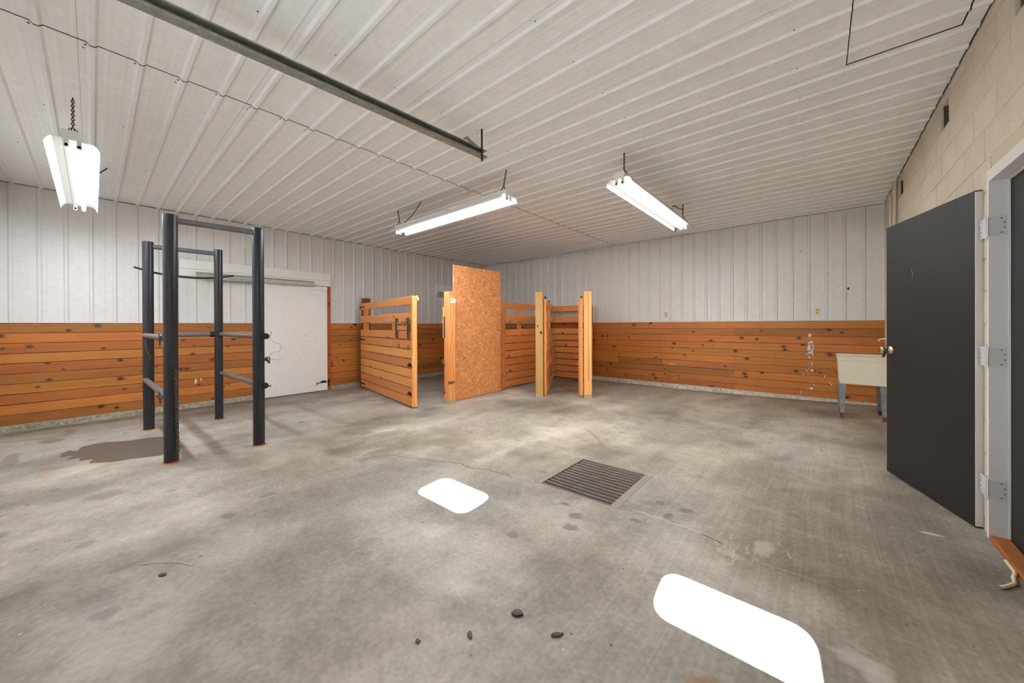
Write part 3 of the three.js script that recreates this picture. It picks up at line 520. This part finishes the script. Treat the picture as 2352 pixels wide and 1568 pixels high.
// ------------------------------------------------------------------ black pipe stocks
const pipes = thing('pipe_stocks', 'black steel pipe restraint stocks with four tall posts and grey cross bars', 'stocks');
const P1 = [-4.92, -0.505], P2 = [-6.702, -0.475], P3 = [-6.662, -1.195], P4 = [-4.865, -1.23];
{
  for (const [p, r] of [[P1, 0.057], [P2, 0.055], [P3, 0.05], [P4, 0.057]]) {
    const o = part('post', new THREE.CylinderGeometry(r, r, 2.46, 32).translate(0, 1.23, 0), M.pipe, pipes, [p[0], 0, p[1]]);
    part('post_collar', new THREE.CylinderGeometry(r + 0.001, r + 0.003, 0.01, 28, 1, true).translate(0, 0.006, 0), M.rust, o);
    part('end_cap', new THREE.CylinderGeometry(r - 0.003, r + 0.0006, 0.006, 28).translate(0, 2.462, 0), M.rustDark, o);
  }
  const rl = (a, b, y, r = 0.03, oa = 0, ob = 0) => part('cross_bar', rod([a[0], y, a[1] + oa], [b[0], y, b[1] + ob], r, 20), M.rail, pipes);
  rl(P1, P4, 2.415, 0.03); rl(P2, P3, 2.405, 0.03); rl(P2, P1, 1.235, 0.031, 0.03, 0.03); rl(P3, P4, 1.235, 0.031, -0.025, -0.025); rl(P2, P3, 1.235, 0.031);
  rl(P2, P1, 0.655, 0.031, 0.03, 0.03); rl(P3, P4, 0.67, 0.031, -0.025, -0.025);
  for (const g of [rod([P1[0] - 0.12, 1.235, P1[1] + 0.03], [P1[0] - 0.05, 1.235, P1[1] + 0.03], 0.038, 16), rod([P3[0], 1.235, P3[1] + 0.1], [P3[0], 1.235, P3[1] + 0.05], 0.038, 16), rod([P4[0] - 0.02, 1.235, P4[1] - 0.05], [P4[0] + 0.09, 1.235, P4[1] - 0.05], 0.034, 16), rod([P4[0] - 0.02, 0.67, P4[1] - 0.04], [P4[0] + 0.06, 0.67, P4[1] - 0.05], 0.034, 16)]) part('sleeve', g, M.blackIron, pipes);
  part('head_bar', tube([[-6.8, 2.13, -0.35], [-6.8, 2.08, -0.52], [-6.8, 2.05, -0.75], [-6.8, 2.045, -0.96], [-6.8, 2.07, -1.18], [-6.8, 2.12, -1.4]], 0.013, 40, 10), M.pipe, pipes);
  for (const g of [rod([-6.8, 2.082, -0.51], [-6.7, 2.082, -0.49], 0.01, 8), rod([-6.8, 2.07, -1.18], [-6.66, 2.07, -1.19], 0.01, 8)]) part('head_bar_bracket', g, M.pipe, pipes);
  part('ring', [new THREE.TorusGeometry(0.032, 0.007, 8, 20).rotateX(0.5).translate(P4[0] + 0.02, 0.95, P4[1] - 0.085), new THREE.TorusGeometry(0.022, 0.007, 8, 20).rotateY(1).translate(P4[0] + 0.03, 0.97, P4[1] - 0.08), rod([P4[0], 0.96, P4[1] - 0.04], [P4[0], 0.96, P4[1] - 0.09], 0.01, 8)], M.chain, pipes);
  part('bolt', [rod([P4[0] + 0.05, 0.66, P4[1] - 0.06], [P4[0] + 0.05, 0.66, P4[1] - 0.11], 0.008, 8)], M.rust, pipes);
  for (const y of [1.235, 0.655]) part('snap_hook', [new THREE.TorusGeometry(0.022, 0.004, 6, 14).translate(P1[0] - 0.1, y + 0.02, P1[1] + 0.075), new THREE.TorusGeometry(0.016, 0.004, 6, 14).rotateY(1.2).translate(P1[0] - 0.09, y - 0.02, P1[1] + 0.07), rod([P1[0] - 0.1, y - 0.02, P1[1] + 0.07], [P1[0] - 0.1, y - 0.08, P1[1] + 0.07], 0.006, 6)], M.chain, pipes);
  const nx = P1[0] + 0.073, nz = P1[1] - 0.02;
  solo('hanging_chain', chainGeo([nx, 0.92, nz - 0.005], [nx - 0.002, 0.1, nz - 0.02], 0.032, 0.0042), M.chain, 'steel chain hanging down the nearest black post', 'chain');
  solo('baling_string', tube([[P4[0] + 0.094, 1.245, P4[1] - 0.092], [P4[0] + 0.1, 1.3, P4[1] - 0.095], [P4[0] + 0.1, 1.26, P4[1] - 0.1], [P4[0] + 0.09, 1.2, P4[1] - 0.09], [P4[0] + 0.09, 1.12, P4[1] - 0.2], [P4[0] + 0.09, 1.06, P4[1] - 0.18], [P4[0] + 0.09, 1.04, P4[1] - 0.1], [P4[0] + 0.09, 0.98, P4[1] - 0.09], [P4[0] + 0.09, 0.95, P4[1] - 0.23]], 0.0022, 60, 5), M.string, 'thin pale string tied to the bar end of black pipe stocks', 'string');
  solo('hair_strand', tube([[P2[0] + 0.058, 1.18, P2[1] + 0.03], [P2[0] + 0.06, 1.1, P2[1] + 0.028], [P2[0] + 0.06, 1.0, P2[1] + 0.01], [P2[0] + 0.06, 0.95, P2[1] - 0.012], [P2[0] + 0.058, 0.91, P2[1] + 0.01]], 0.0013, 30, 4), M.galvanized, 'wisp of grey horse hair hanging on the far black post', 'horse hair');
}

// ------------------------------------------------------------------ ceiling rail
{
  const r = thing('overhead_rail', 'long galvanized channel rail hung under the ribbed ceiling', 'rail');
  const sh = new THREE.Shape(); [[-0.03, 0.035], [0.03, 0.035], [0.03, 0.026], [-0.02, 0.026], [-0.021, -0.026], [0.026, -0.026], [0.03, -0.018], [0.034, -0.02], [0.03, -0.035], [-0.03, -0.035]].forEach(([a, b], i) => i ? sh.lineTo(a, b) : sh.moveTo(a, b));
  const z0 = -2.525, z1 = ZF - 0.01, L = z1 - z0, ya = 3.03, yb = 2.905;
  const rg = new THREE.ExtrudeGeometry(sh, { depth: L, bevelEnabled: false });
  const rm = part('channel', rg, M.galvanized, r, [-2.507, ya, z0]); rm.rotation.x = Math.atan2(ya - yb, L);
  part('hanger_rod', rod([-2.507 + 0.042, 2.934, -2.445], [-2.507 + 0.042, HC - 0.004, -2.445], 0.009, 10), M.blackIron, r);
  part('brace', [rbox(0.006, 0.03, 0.3, 0.001).rotateX(0).rotateY(Math.PI / 2).rotateZ(-0.75).translate(-2.58, 3.13, -2.455), box(0.06, 0.004, 0.03, -2.7, HC - 0.006, -2.455)], M.galvanized, r);
  part('bolt', [rod([-2.507 + 0.02, 3.03, -2.445], [-2.507 + 0.06, 3.03, -2.445], 0.008, 8)], M.blackIron, r);
  for (const t of [0.9, 1.7]) part('bolt_hole', rod([-2.5285, 2.955 + 0.0377 * (t - 0.9), -t], [-2.5235, 2.955 + 0.0377 * (t - 0.9), -t], 0.007, 8), M.dark, r);
}

// ------------------------------------------------------------------ hanging fluorescent lamps
function lamp(power, label, pos, turn, len, tubes, tubeMat, chains, extra) {
  const o = thing('fluorescent_lamp', label, 'lamp', pos, turn, 'hanging tube lamps');
  const prof = [[0.055, 0.062], [0.08, 0.066], [0.105, 0.06], [0.128, 0.042], [0.14, 0.02], [0.146, 0]];
  for (const s of [1, -1]) {
    const pos2 = [], n = prof.length; const g = [];
    for (let i = 0; i < n - 1; i++) for (const t of [0, 0.002]) {
      const [a, b] = prof[i], [c, d] = prof[i + 1], h = len / 2;
      const A = [-h, b + t, s * a], B = [-h, d + t, s * c], C = [h, d + t, s * c], D = [h, b + t, s * a]; pos2.push(...A, ...B, ...C, ...A, ...C, ...D);
    }
    const ge = new THREE.BufferGeometry(); ge.setAttribute('position', new THREE.Float32BufferAttribute(pos2, 3)); ge.computeVertexNormals(); ge.setAttribute('uv', new THREE.Float32BufferAttribute(new Float32Array(pos2.length / 3 * 2), 2));
    part('reflector', ge, M.lampWhite, o);
  }
  part('housing', [rbox(len - 0.02, 0.06, 0.112, 0.004, 0, 0.095, 0), box(0.004, 0.012, 0.29, len * 0.08, 0.07, 0)], M.lampWhite, o);
  for (const e of [-1, 1]) {
    part('end_plate', rbox(0.012, 0.075, 0.116, 0.004, e * (len / 2 - 0.004), 0.095, 0), M.lampWhite, o);
    for (const s of [-1, 1]) part('tube_holder', [rbox(0.022, 0.075, 0.03, 0.006, e * (len / 2 - 0.022), 0.037, s * 0.034), rod([e * (len / 2 - 0.033), 0.012, s * 0.034], [e * (len / 2 - 0.011), 0.012, s * 0.034], 0.016, 14)], M.lampWhite, o);
  }
  for (const s of tubes) {
    part('lamp_tube', rod([-(len / 2 - 0.034), 0.012, s * 0.034], [len / 2 - 0.034, 0.012, s * 0.034], 0.018, 18), tubeMat, o);
    for (const a of [-0.52, 0, 0.52]) {                // three strips over the lower half of the tube
      const L = new THREE.RectAreaLight(tubeMat.emissive, TUBE_L * power, len - 0.08, 0.02); L.name = 'tube_light';
      L.position.set(0, 0.012 - 0.021 * Math.cos(a) - 0.004 * Math.abs(a), s * 0.034 + 0.021 * Math.sin(a)); L.rotation.x = -Math.PI / 2 - a; o.add(L);
    }
  }
  for (const [x, dz] of chains) {
    const top = HC - pos[1] - 0.003, j = 0.2;
    part('suspension_chain', [chainGeo([x, 0.12, -0.05], [x, j, 0], 0.024, 0.0028), chainGeo([x, 0.12, 0.05], [x, j, 0], 0.024, 0.0028), chainGeo([x, j, 0], [x + dz, top, 0], 0.026, 0.003), rod([x + dz, top - 0.02, 0], [x + dz, top + 0.003, 0], 0.005, 8)], M.lampChain, o);
  }
  if (extra) part('power_cord', extra.map((pts) => tube(pts, 0.006, 40, 6)), M.cord, o);
  return o;
}
lamp(0.76, 'white tube lamp with one lit tube, hung on chain beside black pipe stocks', [-5.8, 2.8, 0.1], 0, 2.44, [-1], M.lampTube, [[1.113, 0], [-1.1, 0]], [[[-0.64, 0.13, -0.05], [-0.63, 0.3, -0.12], [-0.65, 0.44, -0.22]]]);
lamp(1.3, 'white tube lamp with one bright tube, hung in front of the stalls', [-4.06, 2.86, -3.28], 0, 2.44, [1], M.lampTube, [[1.13, 0.04], [-1.17, -0.04]], [[[-1.1, 0.13, 0], [-1.0, 0.15, 0.01], [-0.78, 0.22, 0.02], [-0.62, 0.32, 0.02], [-0.54, 0.38, 0.02]]]);
lamp(0.45, 'white tube lamp with two creamy tubes, nearest the block wall', [-1.63, 2.86, -4.9], Math.PI / 2, 2.44, [-1, 1], M.lampTubeWarm, [[-1.08, 0], [1.17, 0]], [[[1.17, 0.3, 0.01], [1.0, 0.29, -0.02], [0.86, 0.3, -0.05], [0.7, 0.14, -0.04]], [[1.17, 0.17, 0.01], [1.27, 0.1, -0.1], [1.36, 0.02, -0.17]]]);

// ------------------------------------------------------------------ stall
const ROWS = [0, 1, 2, 3, 4, 5, 6, 7].map((k) => [0.01 + 0.1575 * k, 0.141]).concat([[1.405, 0.146], [1.69, 0.136]]);
function boardRows(o, x0, x1, z, mat, t = 0.036, sag = 0) {
  ROWS.forEach(([y, h], r) => { const m = part('board', bar(x1 - x0, h, t, Math.floor(rnd() * 8), rnd(), 0.005), mat, o, [(x0 + x1) / 2, y + h / 2, z + rr(-0.0015, 0.0015)]); m.rotation.z = sag * rr(-1, 1); });
}
const bolts = (pts, r = 0.006, d = 0.008) => pts.map(([x, y, z]) => rod([x, y, z], [x, y, z + d], r, 8));
seed = 8181;
{ // big swing gate, standing ajar
  const g = thing('stall_gate', 'wide orange board gate standing ajar between wall post and chipboard stall', 'gate', [-7.69, 0.012, -3.885], -0.174);
  const L = 2.72; boardRows(g, 0, L - 0.04, 0.018, M.gateWood);
  part('end_stile', vbar(1.815, 0.042, 0.085, 2, 0.2, 0.006), M.gateWood, g, [L - 0.02, 0.915, 0.0]);
  for (const [x, w] of [[0.2, 0.27], [1.8, 0.125], [L - 0.115, 0.15]]) part('batten', vbar(x === 1.8 ? 1.4 : 1.8, w, 0.036, Math.floor(rnd() * 8), rnd(), 0.004), M.gateWood, g, [x, x === 1.8 ? 0.72 : 0.91, -0.02]);
  part('brace', bar(3.0, 0.1, 0.03, 4, 0.1, 0.004), M.gateWood, g, [1.5, 0.92, -0.055], [0, 0, 0.62]);
  part('sliding_latch_board', bar(0.66, 0.075, 0.03, 5, 0.4, 0.004), M.gateWood, g, [2.215, 1.297, 0.045]);
  for (const x of [2.1, 2.6]) { const s = part('steel_strap', rbox(0.07, 0.345, 0.008, 0.002, x, 1.298, 0.066), M.strap, g); for (const y of [1.43, 1.35, 1.24, 1.16]) part('bolt', bolts([[x, y, 0.069]]), M.galvanized, s); }
  for (const y of [1.74, 1.04, 0.085]) part('strap_hinge', [rbox(0.3, 0.03, 0.006, 0.002, 0.13, y, 0.04), ...bolts([[0.08, y, 0.04], [0.16, y, 0.04], [0.25, y, 0.04]]), rod([-0.03, y - 0.05, 0.03], [-0.03, y + 0.05, 0.03], 0.013, 10)], M.blackIron, g);
  for (const y of [0.685, 0.215]) part('slide_bolt', [rbox(0.12, 0.06, 0.006, 0.002, 2.61, y, 0.04), rod([2.53, y - 0.012, 0.052], [2.72, y - 0.012, 0.052], 0.009, 8), rbox(0.03, 0.035, 0.025, 0.004, 2.6, y, 0.05), rbox(0.02, 0.035, 0.025, 0.004, 2.65, y, 0.05)], M.blackIron, g);
}
solo('stall_post', vbar(1.965 + 0.02, 0.14, 0.14, 1, 0.2, 0.006), M.darkPost, 'dark brown square gate post near the boarded wall', 'post', [-7.74, 0.972, -3.995]);
{ // latch post beside the chipboard
  const p = thing('stall_post', 'orange square stall post with white sticker beside chipboard sheet', 'post', [-4.862, 0, -4.022]);
  part('timber', vbar(1.935, 0.142, 0.142, 6, 0.62, 0.006), M.gateWood, p, [0, 0.9675, 0]);
  part('base_wear', [box(0.1435, 0.08, 0.1435, 0, 0.04, 0)], M.sinkLegWear = S({ map: dirt([186, 158, 122], 0.25, 31), roughness: 0.9 }), p);
  part('keeper_board', vbar(0.54, 0.045, 0.036, 2, 0.5, 0.01), M.gateWood, p, [-0.086, 1.4, 0.055]);
  part('keeper_plate', [rbox(0.03, 0.37, 0.006, 0.002, -0.055, 1.32, 0.074), ...bolts([[-0.055, 1.47, 0.076], [-0.055, 1.33, 0.076], [-0.055, 1.18, 0.076]])], M.strap, p);
  for (const y of [0.72, 0.24]) part('latch_keeper', [rbox(0.05, 0.075, 0.035, 0.004, -0.08, y, 0.075), rbox(0.03, 0.03, 0.02, 0.003, -0.05, y - 0.05, 0.078)], M.rustySteel = M.rustySteel || S({ color: 0x8a6a5a, roughness: 0.6, metalness: 0.5 }), p);
  const cv = document.createElement('canvas'); cv.width = 192; cv.height = 128; const c = cv.getContext('2d');
  c.fillStyle = '#f4f6f4'; c.fillRect(0, 0, 192, 128); c.fillStyle = '#c0203c'; c.beginPath(); c.ellipse(56, 62, 14, 27, -0.55, 0, 6.3); c.fill(); c.beginPath(); c.ellipse(44, 42, 9, 10, 0, 0, 6.3); c.fill();
  c.fillStyle = '#9cc4b4'; c.fillRect(104, 32, 62, 11); c.fillStyle = '#b9b9c4'; c.fillRect(100, 56, 72, 7); c.fillStyle = '#a8b0ac'; c.fillRect(108, 72, 60, 7); c.fillStyle = '#d9c6d2'; c.fillRect(100, 90, 66, 6);
  const t = new THREE.CanvasTexture(cv); t.colorSpace = THREE.SRGBColorSpace;
  const sg = new THREE.PlaneGeometry(0.115, 0.075).rotateY(Math.PI / 2);
  solo('sticker', [sg, box(0.0006, 0.075, 0.115, -0.0008, 0, 0)], S({ map: t, roughness: 0.5 }), 'small white sticker with red mark on orange stall post', 'sticker', [-4.862 + 0.0735, 1.775, -4.035]);
}
{ // chipboard sheet
  const L = 1.25, Hh = 2.432, g = new THREE.PlaneGeometry(L, Hh), o = thing('chipboard_sheet', 'tall orange chipboard sheet standing above the stall side', 'panel', [-4.965, 0.006, -4.815], Math.PI / 2);
  part('sheet_face', g, M.osb, o, [0, Hh / 2, 0.0082]);
  part('sheet_core', box(L, Hh, 0.016, 0, Hh / 2, 0), M.osbEdge, o);
}
{ // stall side with open top rails
  const o = thing('stall_side_panel', 'orange board stall side next to the chipboard sheet', 'panel', [-5.1, 0.012, -5.5], Math.PI / 2);
  boardRows(o, 0.15, 2.1, 0, M.gateWood);
  part('stile', vbar(1.835, 0.05, 0.1, 3, 0.1, 0.006), M.gateWood, o, [0.06, 0.92, 0.03]); part('stile', vbar(1.835, 0.1, 0.06, 5, 0.6, 0.006), M.gateWood, o, [0.135, 0.92, 0.03]);
  for (const x of [0.75, 1.9]) part('batten', vbar(1.8, 0.12, 0.036, 4, rnd()), M.gateWood, o, [x, 0.9, -0.038]);
}
{ // far part of the same side, behind the chipboard
  const o = thing('stall_side_panel', 'orange board stall side hidden behind the chipboard sheet', 'panel', [-5.02, 0.012, -4.12], Math.PI / 2);
  boardRows(o, 0.0, 1.3, 0, M.gateWood);
}
function squarePost(label, x, z, strip, crackLine) {
  const p = thing('chute_post', label, 'post', [x, 0, z], 2 * Math.PI / 3, 'chute posts');
  part('timber', vbar(1.975, 0.142, 0.142, strip, 0.15, 0.006).rotateY(Math.PI / 2), M.postWood, p, [0, 0.9875, 0]);
  part('base_wear', box(0.1435, 0.06, 0.1435, 0, 0.03, 0), M.sinkLegWear, p);
  if (crackLine) part('drying_crack', tube([[-0.0715, 1.965, 0.0], [-0.0715, 1.6, 0.012], [-0.0715, 1.2, 0.004], [-0.0715, 0.8, 0.014], [-0.0715, 0.3, 0.012]], 0.0022, 40, 5), M.dark, p);
  else for (const g of [new THREE.SphereGeometry(1, 10, 8).scale(0.002, 0.028, 0.022).translate(-0.0708, 1.21, 0.035), new THREE.SphereGeometry(1, 10, 8).scale(0.002, 0.035, 0.009).translate(-0.0708, 1.33, -0.03)]) part('knot', g, M.rustDark, p);
}
squarePost('yellowish square chute post with dark knot', -4.045, -5.535, 2, false);
squarePost('yellowish square chute post with long drying crack', -3.29, -6.027, 7, true);
{
  const d = [-0.5, -0.866], e = [0.866, -0.5];
  function chuteGate(label, x, z, side) {
    const o = thing('chute_gate', label, 'gate', [x, 0.012, z], 2 * Math.PI / 3, 'chute gates');
    boardRows(o, 0.03, 1.55, 0, M.postWood, 0.034);
    part('stile', vbar(1.835, 0.045, 0.05, 1, 0.3, 0.006), M.gateWood, o, [0.0, 0.92, 0]);
    for (const xx of [0.12, 1.45]) part('batten', vbar(1.8, 0.12, 0.034, 4, rnd()), M.postWood, o, [xx, 0.91, side * 0.036]);
    for (const g of [rbox(0.03, 0.05, 0.03, 0.004, 0.02, 1.86, 0), rbox(0.03, 0.05, 0.03, 0.004, 0.9, 1.84, 0)]) part('hinge', g, M.blackIron, o);
  }
  chuteGate('yellow board chute gate fixed to the knotty post', -3.985 + 0.018 * e[0], -5.605 + 0.018 * e[1], -1);
  chuteGate('yellow board chute gate fixed to the cracked post', -3.367 - 0.02, -5.965, -1);
  const o = thing('chute_end_panel', 'shaded board panel closing the chute at back wall', 'panel', [-5.95, 0.012, -7.83], 0);
  boardRows(o, 0.35, 1.8, 0, M.gateWood);
  for (const x of [0.42, 1.73]) part('batten', vbar(1.8, 0.1, 0.036, 3, rnd()), M.gateWood, o, [x, 0.92, -0.037]);
}

// ------------------------------------------------------------------ utility sink
{
  const fy = floorY(0.5);
  const s = thing('utility_sink', 'cream plastic laundry sink on grey metal legs behind the open black door', 'sink', [0.45, fy, -6.99]);
  const w = 0.5, d = 0.52, top = 0.86, bot = 0.475;
  const outer = (y, k) => [[-w / 2 * k, y, -d / 2 * k], [w / 2 * k, y, -d / 2 * k], [w / 2 * k, y, d / 2 * k], [-w / 2 * k, y, d / 2 * k]];
  const loops = [outer(bot, 0.93), outer(top - 0.07, 0.985), outer(top - 0.065, 1.0), outer(top - 0.012, 1.02), outer(top, 1.05), outer(top, 0.96), outer(top - 0.02, 0.94), outer(bot + 0.05, 0.82)];
  const pos = []; for (let i = 0; i < loops.length - 1; i++) for (let k = 0; k < 4; k++) { const a = loops[i][k], b = loops[i][(k + 1) % 4], c = loops[i + 1][(k + 1) % 4], e = loops[i + 1][k]; pos.push(...a, ...c, ...b, ...a, ...e, ...c); }
  for (const [l, fl] of [[loops[0], 0], [loops[7], 1]]) { const [a, b, c, e] = l; fl ? pos.push(...a, ...c, ...b, ...a, ...e, ...c) : pos.push(...a, ...b, ...c, ...a, ...c, ...e); }
  const g = new THREE.BufferGeometry(); g.setAttribute('position', new THREE.Float32BufferAttribute(pos, 3)); g.computeVertexNormals();
  const uv = []; for (let i = 0; i < pos.length; i += 3) uv.push(pos[i] + pos[i + 2], pos[i + 1]); g.setAttribute('uv', new THREE.Float32BufferAttribute(uv, 2));
  M.sink.side = THREE.DoubleSide; part('basin', g, M.sink, s);
  for (const sx of [-1, 1]) for (const sz of [-1, 1]) {
    const x0 = sx * 0.205, z0 = sz * 0.21, leg = (w0, w1, y0, y1) => { const sh = new THREE.Shape(); sh.moveTo(-w1 / 2, y0); sh.lineTo(w1 / 2, y0); sh.lineTo(w0 / 2, y1); sh.lineTo(-w0 / 2, y1); sh.closePath(); return new THREE.ExtrudeGeometry(sh, { depth: 0.003, bevelEnabled: false }); };
    const L = part('leg', [leg(0.082, 0.04, 0.07, bot).translate(0, 0, sz > 0 ? 0.02 : -0.023), leg(0.082, 0.04, 0.07, bot).rotateY(Math.PI / 2).translate(sx * 0.03, 0, 0)], M.sinkLeg, s, [x0, 0, z0]);
    part('foot', [box(0.036, 0.07, 0.006, 0, 0.035, sz > 0 ? 0.021 : -0.021), box(0.006, 0.07, 0.036, sx * 0.02, 0.035, 0)], M.rust, L);
  }
  const f = thing('faucet', 'small faucet with black hose above the cream sink', 'faucet', [0.7, fy, -7.03]);
  part('wall_plate', rbox(0.05, 0.12, 0.2, 0.008, 0.055, 1.02, 0), M.pvc, f);
  part('spout', tube([[0.05, 1.06, 0], [0.0, 1.09, 0], [-0.06, 1.085, 0], [-0.08, 1.06, 0]], 0.011, 24, 10), M.pvc, f);
  part('valve', [rod([0.05, 0.98, -0.06], [0.0, 0.98, -0.06], 0.016, 12), rod([0.05, 0.98, 0.06], [0.0, 0.98, 0.06], 0.016, 12), rbox(0.03, 0.03, 0.06, 0.008, -0.01, 0.98, 0.06), rbox(0.03, 0.03, 0.06, 0.008, -0.01, 0.98, -0.06)], M.brass, f);
  part('hose', tube([[0.0, 1.0, 0.02], [-0.02, 0.97, 0.02], [-0.01, 0.92, 0.02], [-0.035, 0.84, 0.01]], 0.012, 24, 8), M.blackRubber, f);
  const dp = thing('drain_pipe', 'cream and black drain pipe under the sink beside the black door', 'pipe', [0.735, fy, -6.66]);
  part('upper_pipe', rod([0, 0.3, 0], [0, 0.48, 0], 0.02, 14), M.pvc, dp); part('coupling', rod([0, 0.26, 0], [0, 0.3, 0], 0.027, 14), M.yellowPipe, dp); part('lower_pipe', [rod([0, 0.0, 0], [0, 0.26, 0], 0.02, 14), rod([0, 0.13, 0], [0, 0.17, 0], 0.03, 14)], M.blackRubber, dp);
}
// conduits up the block wall in the corner
solo('conduit', [rod([0, 0.06, 0], [0, 3.1, 0], 0.013, 12), rod([0, 3.09, 0], [0, 3.15, 0], 0.02, 12), rbox(0.012, 0.02, 0.05, 0.002, 0.008, 2.2, 0), rbox(0.012, 0.02, 0.05, 0.002, 0.008, 1.2, 0)], M.pvc, 'thin cream conduit on block wall, nearer the corner', 'conduit', [XR - 0.016, 0, -7.3], undefined, 'conduits above the sink');
solo('conduit', [rod([0, 0.06, 0], [0, 3.16, 0], 0.021, 12), rod([0, 3.13, 0], [0, HC - 0.03, 0], 0.026, 12), rbox(0.012, 0.02, 0.07, 0.002, 0.012, 2.4, 0), rbox(0.012, 0.02, 0.07, 0.002, 0.012, 1.3, 0)], M.block[0], 'thicker beige conduit on block wall below wall pocket', 'conduit', [XR - 0.024, 0, -6.86], undefined, 'conduits above the sink');
// outlets
function outlet(label, x, y, m, md) {
  const o = thing('wall_outlet', label, 'outlet', [x, y, ZB + 0.01]);
  part('cover_plate', rbox(0.072, 0.116, 0.016, 0.004, 0, 0, 0.004), m, o);
  for (const s of [-1, 1]) { const f = part('socket', new THREE.CylinderGeometry(0.017, 0.017, 0.004, 18).rotateX(Math.PI / 2).translate(0, s * 0.024, 0.013), md, o); part('slot', [box(0.003, 0.009, 0.002, -0.006, s * 0.026, 0.0155), box(0.003, 0.009, 0.002, 0.006, s * 0.026, 0.0155)], M.dark, f); }
}
outlet('yellowed double outlet on white metal wall nearer the sink', -0.02, 1.562, M.outlet, M.outletDark);
outlet('small off-white outlet on white metal wall nearer the stalls', -2.513, 1.565, M.outletWhite, M.outletDark);
// ------------------------------------------------------------------ drain grate
{
  const o = thing('drain_grate', 'rusty steel floor grate with long round bars', 'grate', [(DX0 + DX1) / 2, 0.001, (DZ0 + DZ1) / 2]);
  o.rotation.z = 0.01;
  const w = DX1 - DX0, d = DZ1 - DZ0;
  for (const s of [-1, 1]) part('end_plate', rbox(0.062, 0.02, d - 0.004, 0.003, s * (w / 2 - 0.033), -0.004, 0), M.grateFrame, o);
  for (const s of [-1, 1]) part('side_edge', rbox(w - 0.12, 0.02, 0.012, 0.003, 0, -0.006, s * (d / 2 - 0.008)), M.grateFrame, o);
  const n = 13; for (let i = 0; i < n; i++) { const z = -d / 2 + 0.04 + (d - 0.08) * i / (n - 1); part('bar', rod([-(w / 2 - 0.05), -0.016, z], [w / 2 - 0.05, -0.016, z], 0.0168, 12), M.grate, o); }
  for (const s of [-0.5, 0.5]) part('support_bar', box(0.012, 0.05, d - 0.02, s * w * 0.6, -0.06, 0), M.grate, o);
}
// ------------------------------------------------------------------ litter on the floor
function chip(label, x, z, w, d, h, turn, s) {
  seed = s; const sh = new THREE.Shape(); for (let i = 0; i < 9; i++) { const t = i / 9 * 6.283, k = rr(0.65, 1.1); i ? sh.lineTo(Math.cos(t) * w / 2 * k, Math.sin(t) * d / 2 * k) : sh.moveTo(w / 2, 0); } sh.closePath();
  solo('rubber_chip', new THREE.ExtrudeGeometry(sh, { depth: h, bevelEnabled: true, bevelSize: 0.003, bevelThickness: 0.002, bevelSegments: 1 }).rotateX(-Math.PI / 2), M.strap, label, 'debris', [x, floorY(x) + 0.002, z], [0, turn, 0]);
}
chip('largest black rubber scrap on the floor in front of grate', -1.06, -1.27, 0.048, 0.036, 0.008, 0.4, 3);
chip('small black scrap between two lit floor patches, farther from the block wall', -1.145, -1.05, 0.036, 0.017, 0.005, -0.6, 5);
chip('narrow long black scrap nearer the large sunlit patch', -0.855, -1.29, 0.05, 0.017, 0.005, 0.9, 8);
chip('tiny brown scrap, smallest on the open floor', -1.295, -0.89, 0.024, 0.012, 0.003, -0.5, 9);
solo('straw', tube([[-2.92, 0.003, -0.17], [-2.86, 0.004, -0.24], [-2.78, 0.004, -0.31], [-2.68, 0.003, -0.36]], 0.0017, 24, 5), M.straw, 'curved pale straw lying on the grey floor', 'straw');
solo('dry_leaf', new THREE.SphereGeometry(1, 10, 6).scale(0.022, 0.003, 0.014), M.leaf, 'tiny brown leaf crumb lying beside the pale straw', 'leaf', [-2.71, 0.004, -0.24], [0, 0.5, 0]);
{
  const k = 0.957, pts = [[0.86, -3.339], [0.836, -3.287], [0.81, -3.219], [0.778, -3.15], [0.765, -3.084], [0.722, -3.02], [0.697, -2.991]].map(([x, z]) => [Math.min(x * k, XR - 0.02), floorY(x * k) + 0.008, z * k]);
  solo('floor_cord', tube(pts, 0.008, 40, 8), M.straw, 'frayed pale cord lying on the floor by the doorway', 'cord');
}

renderer.render(scene, camera);
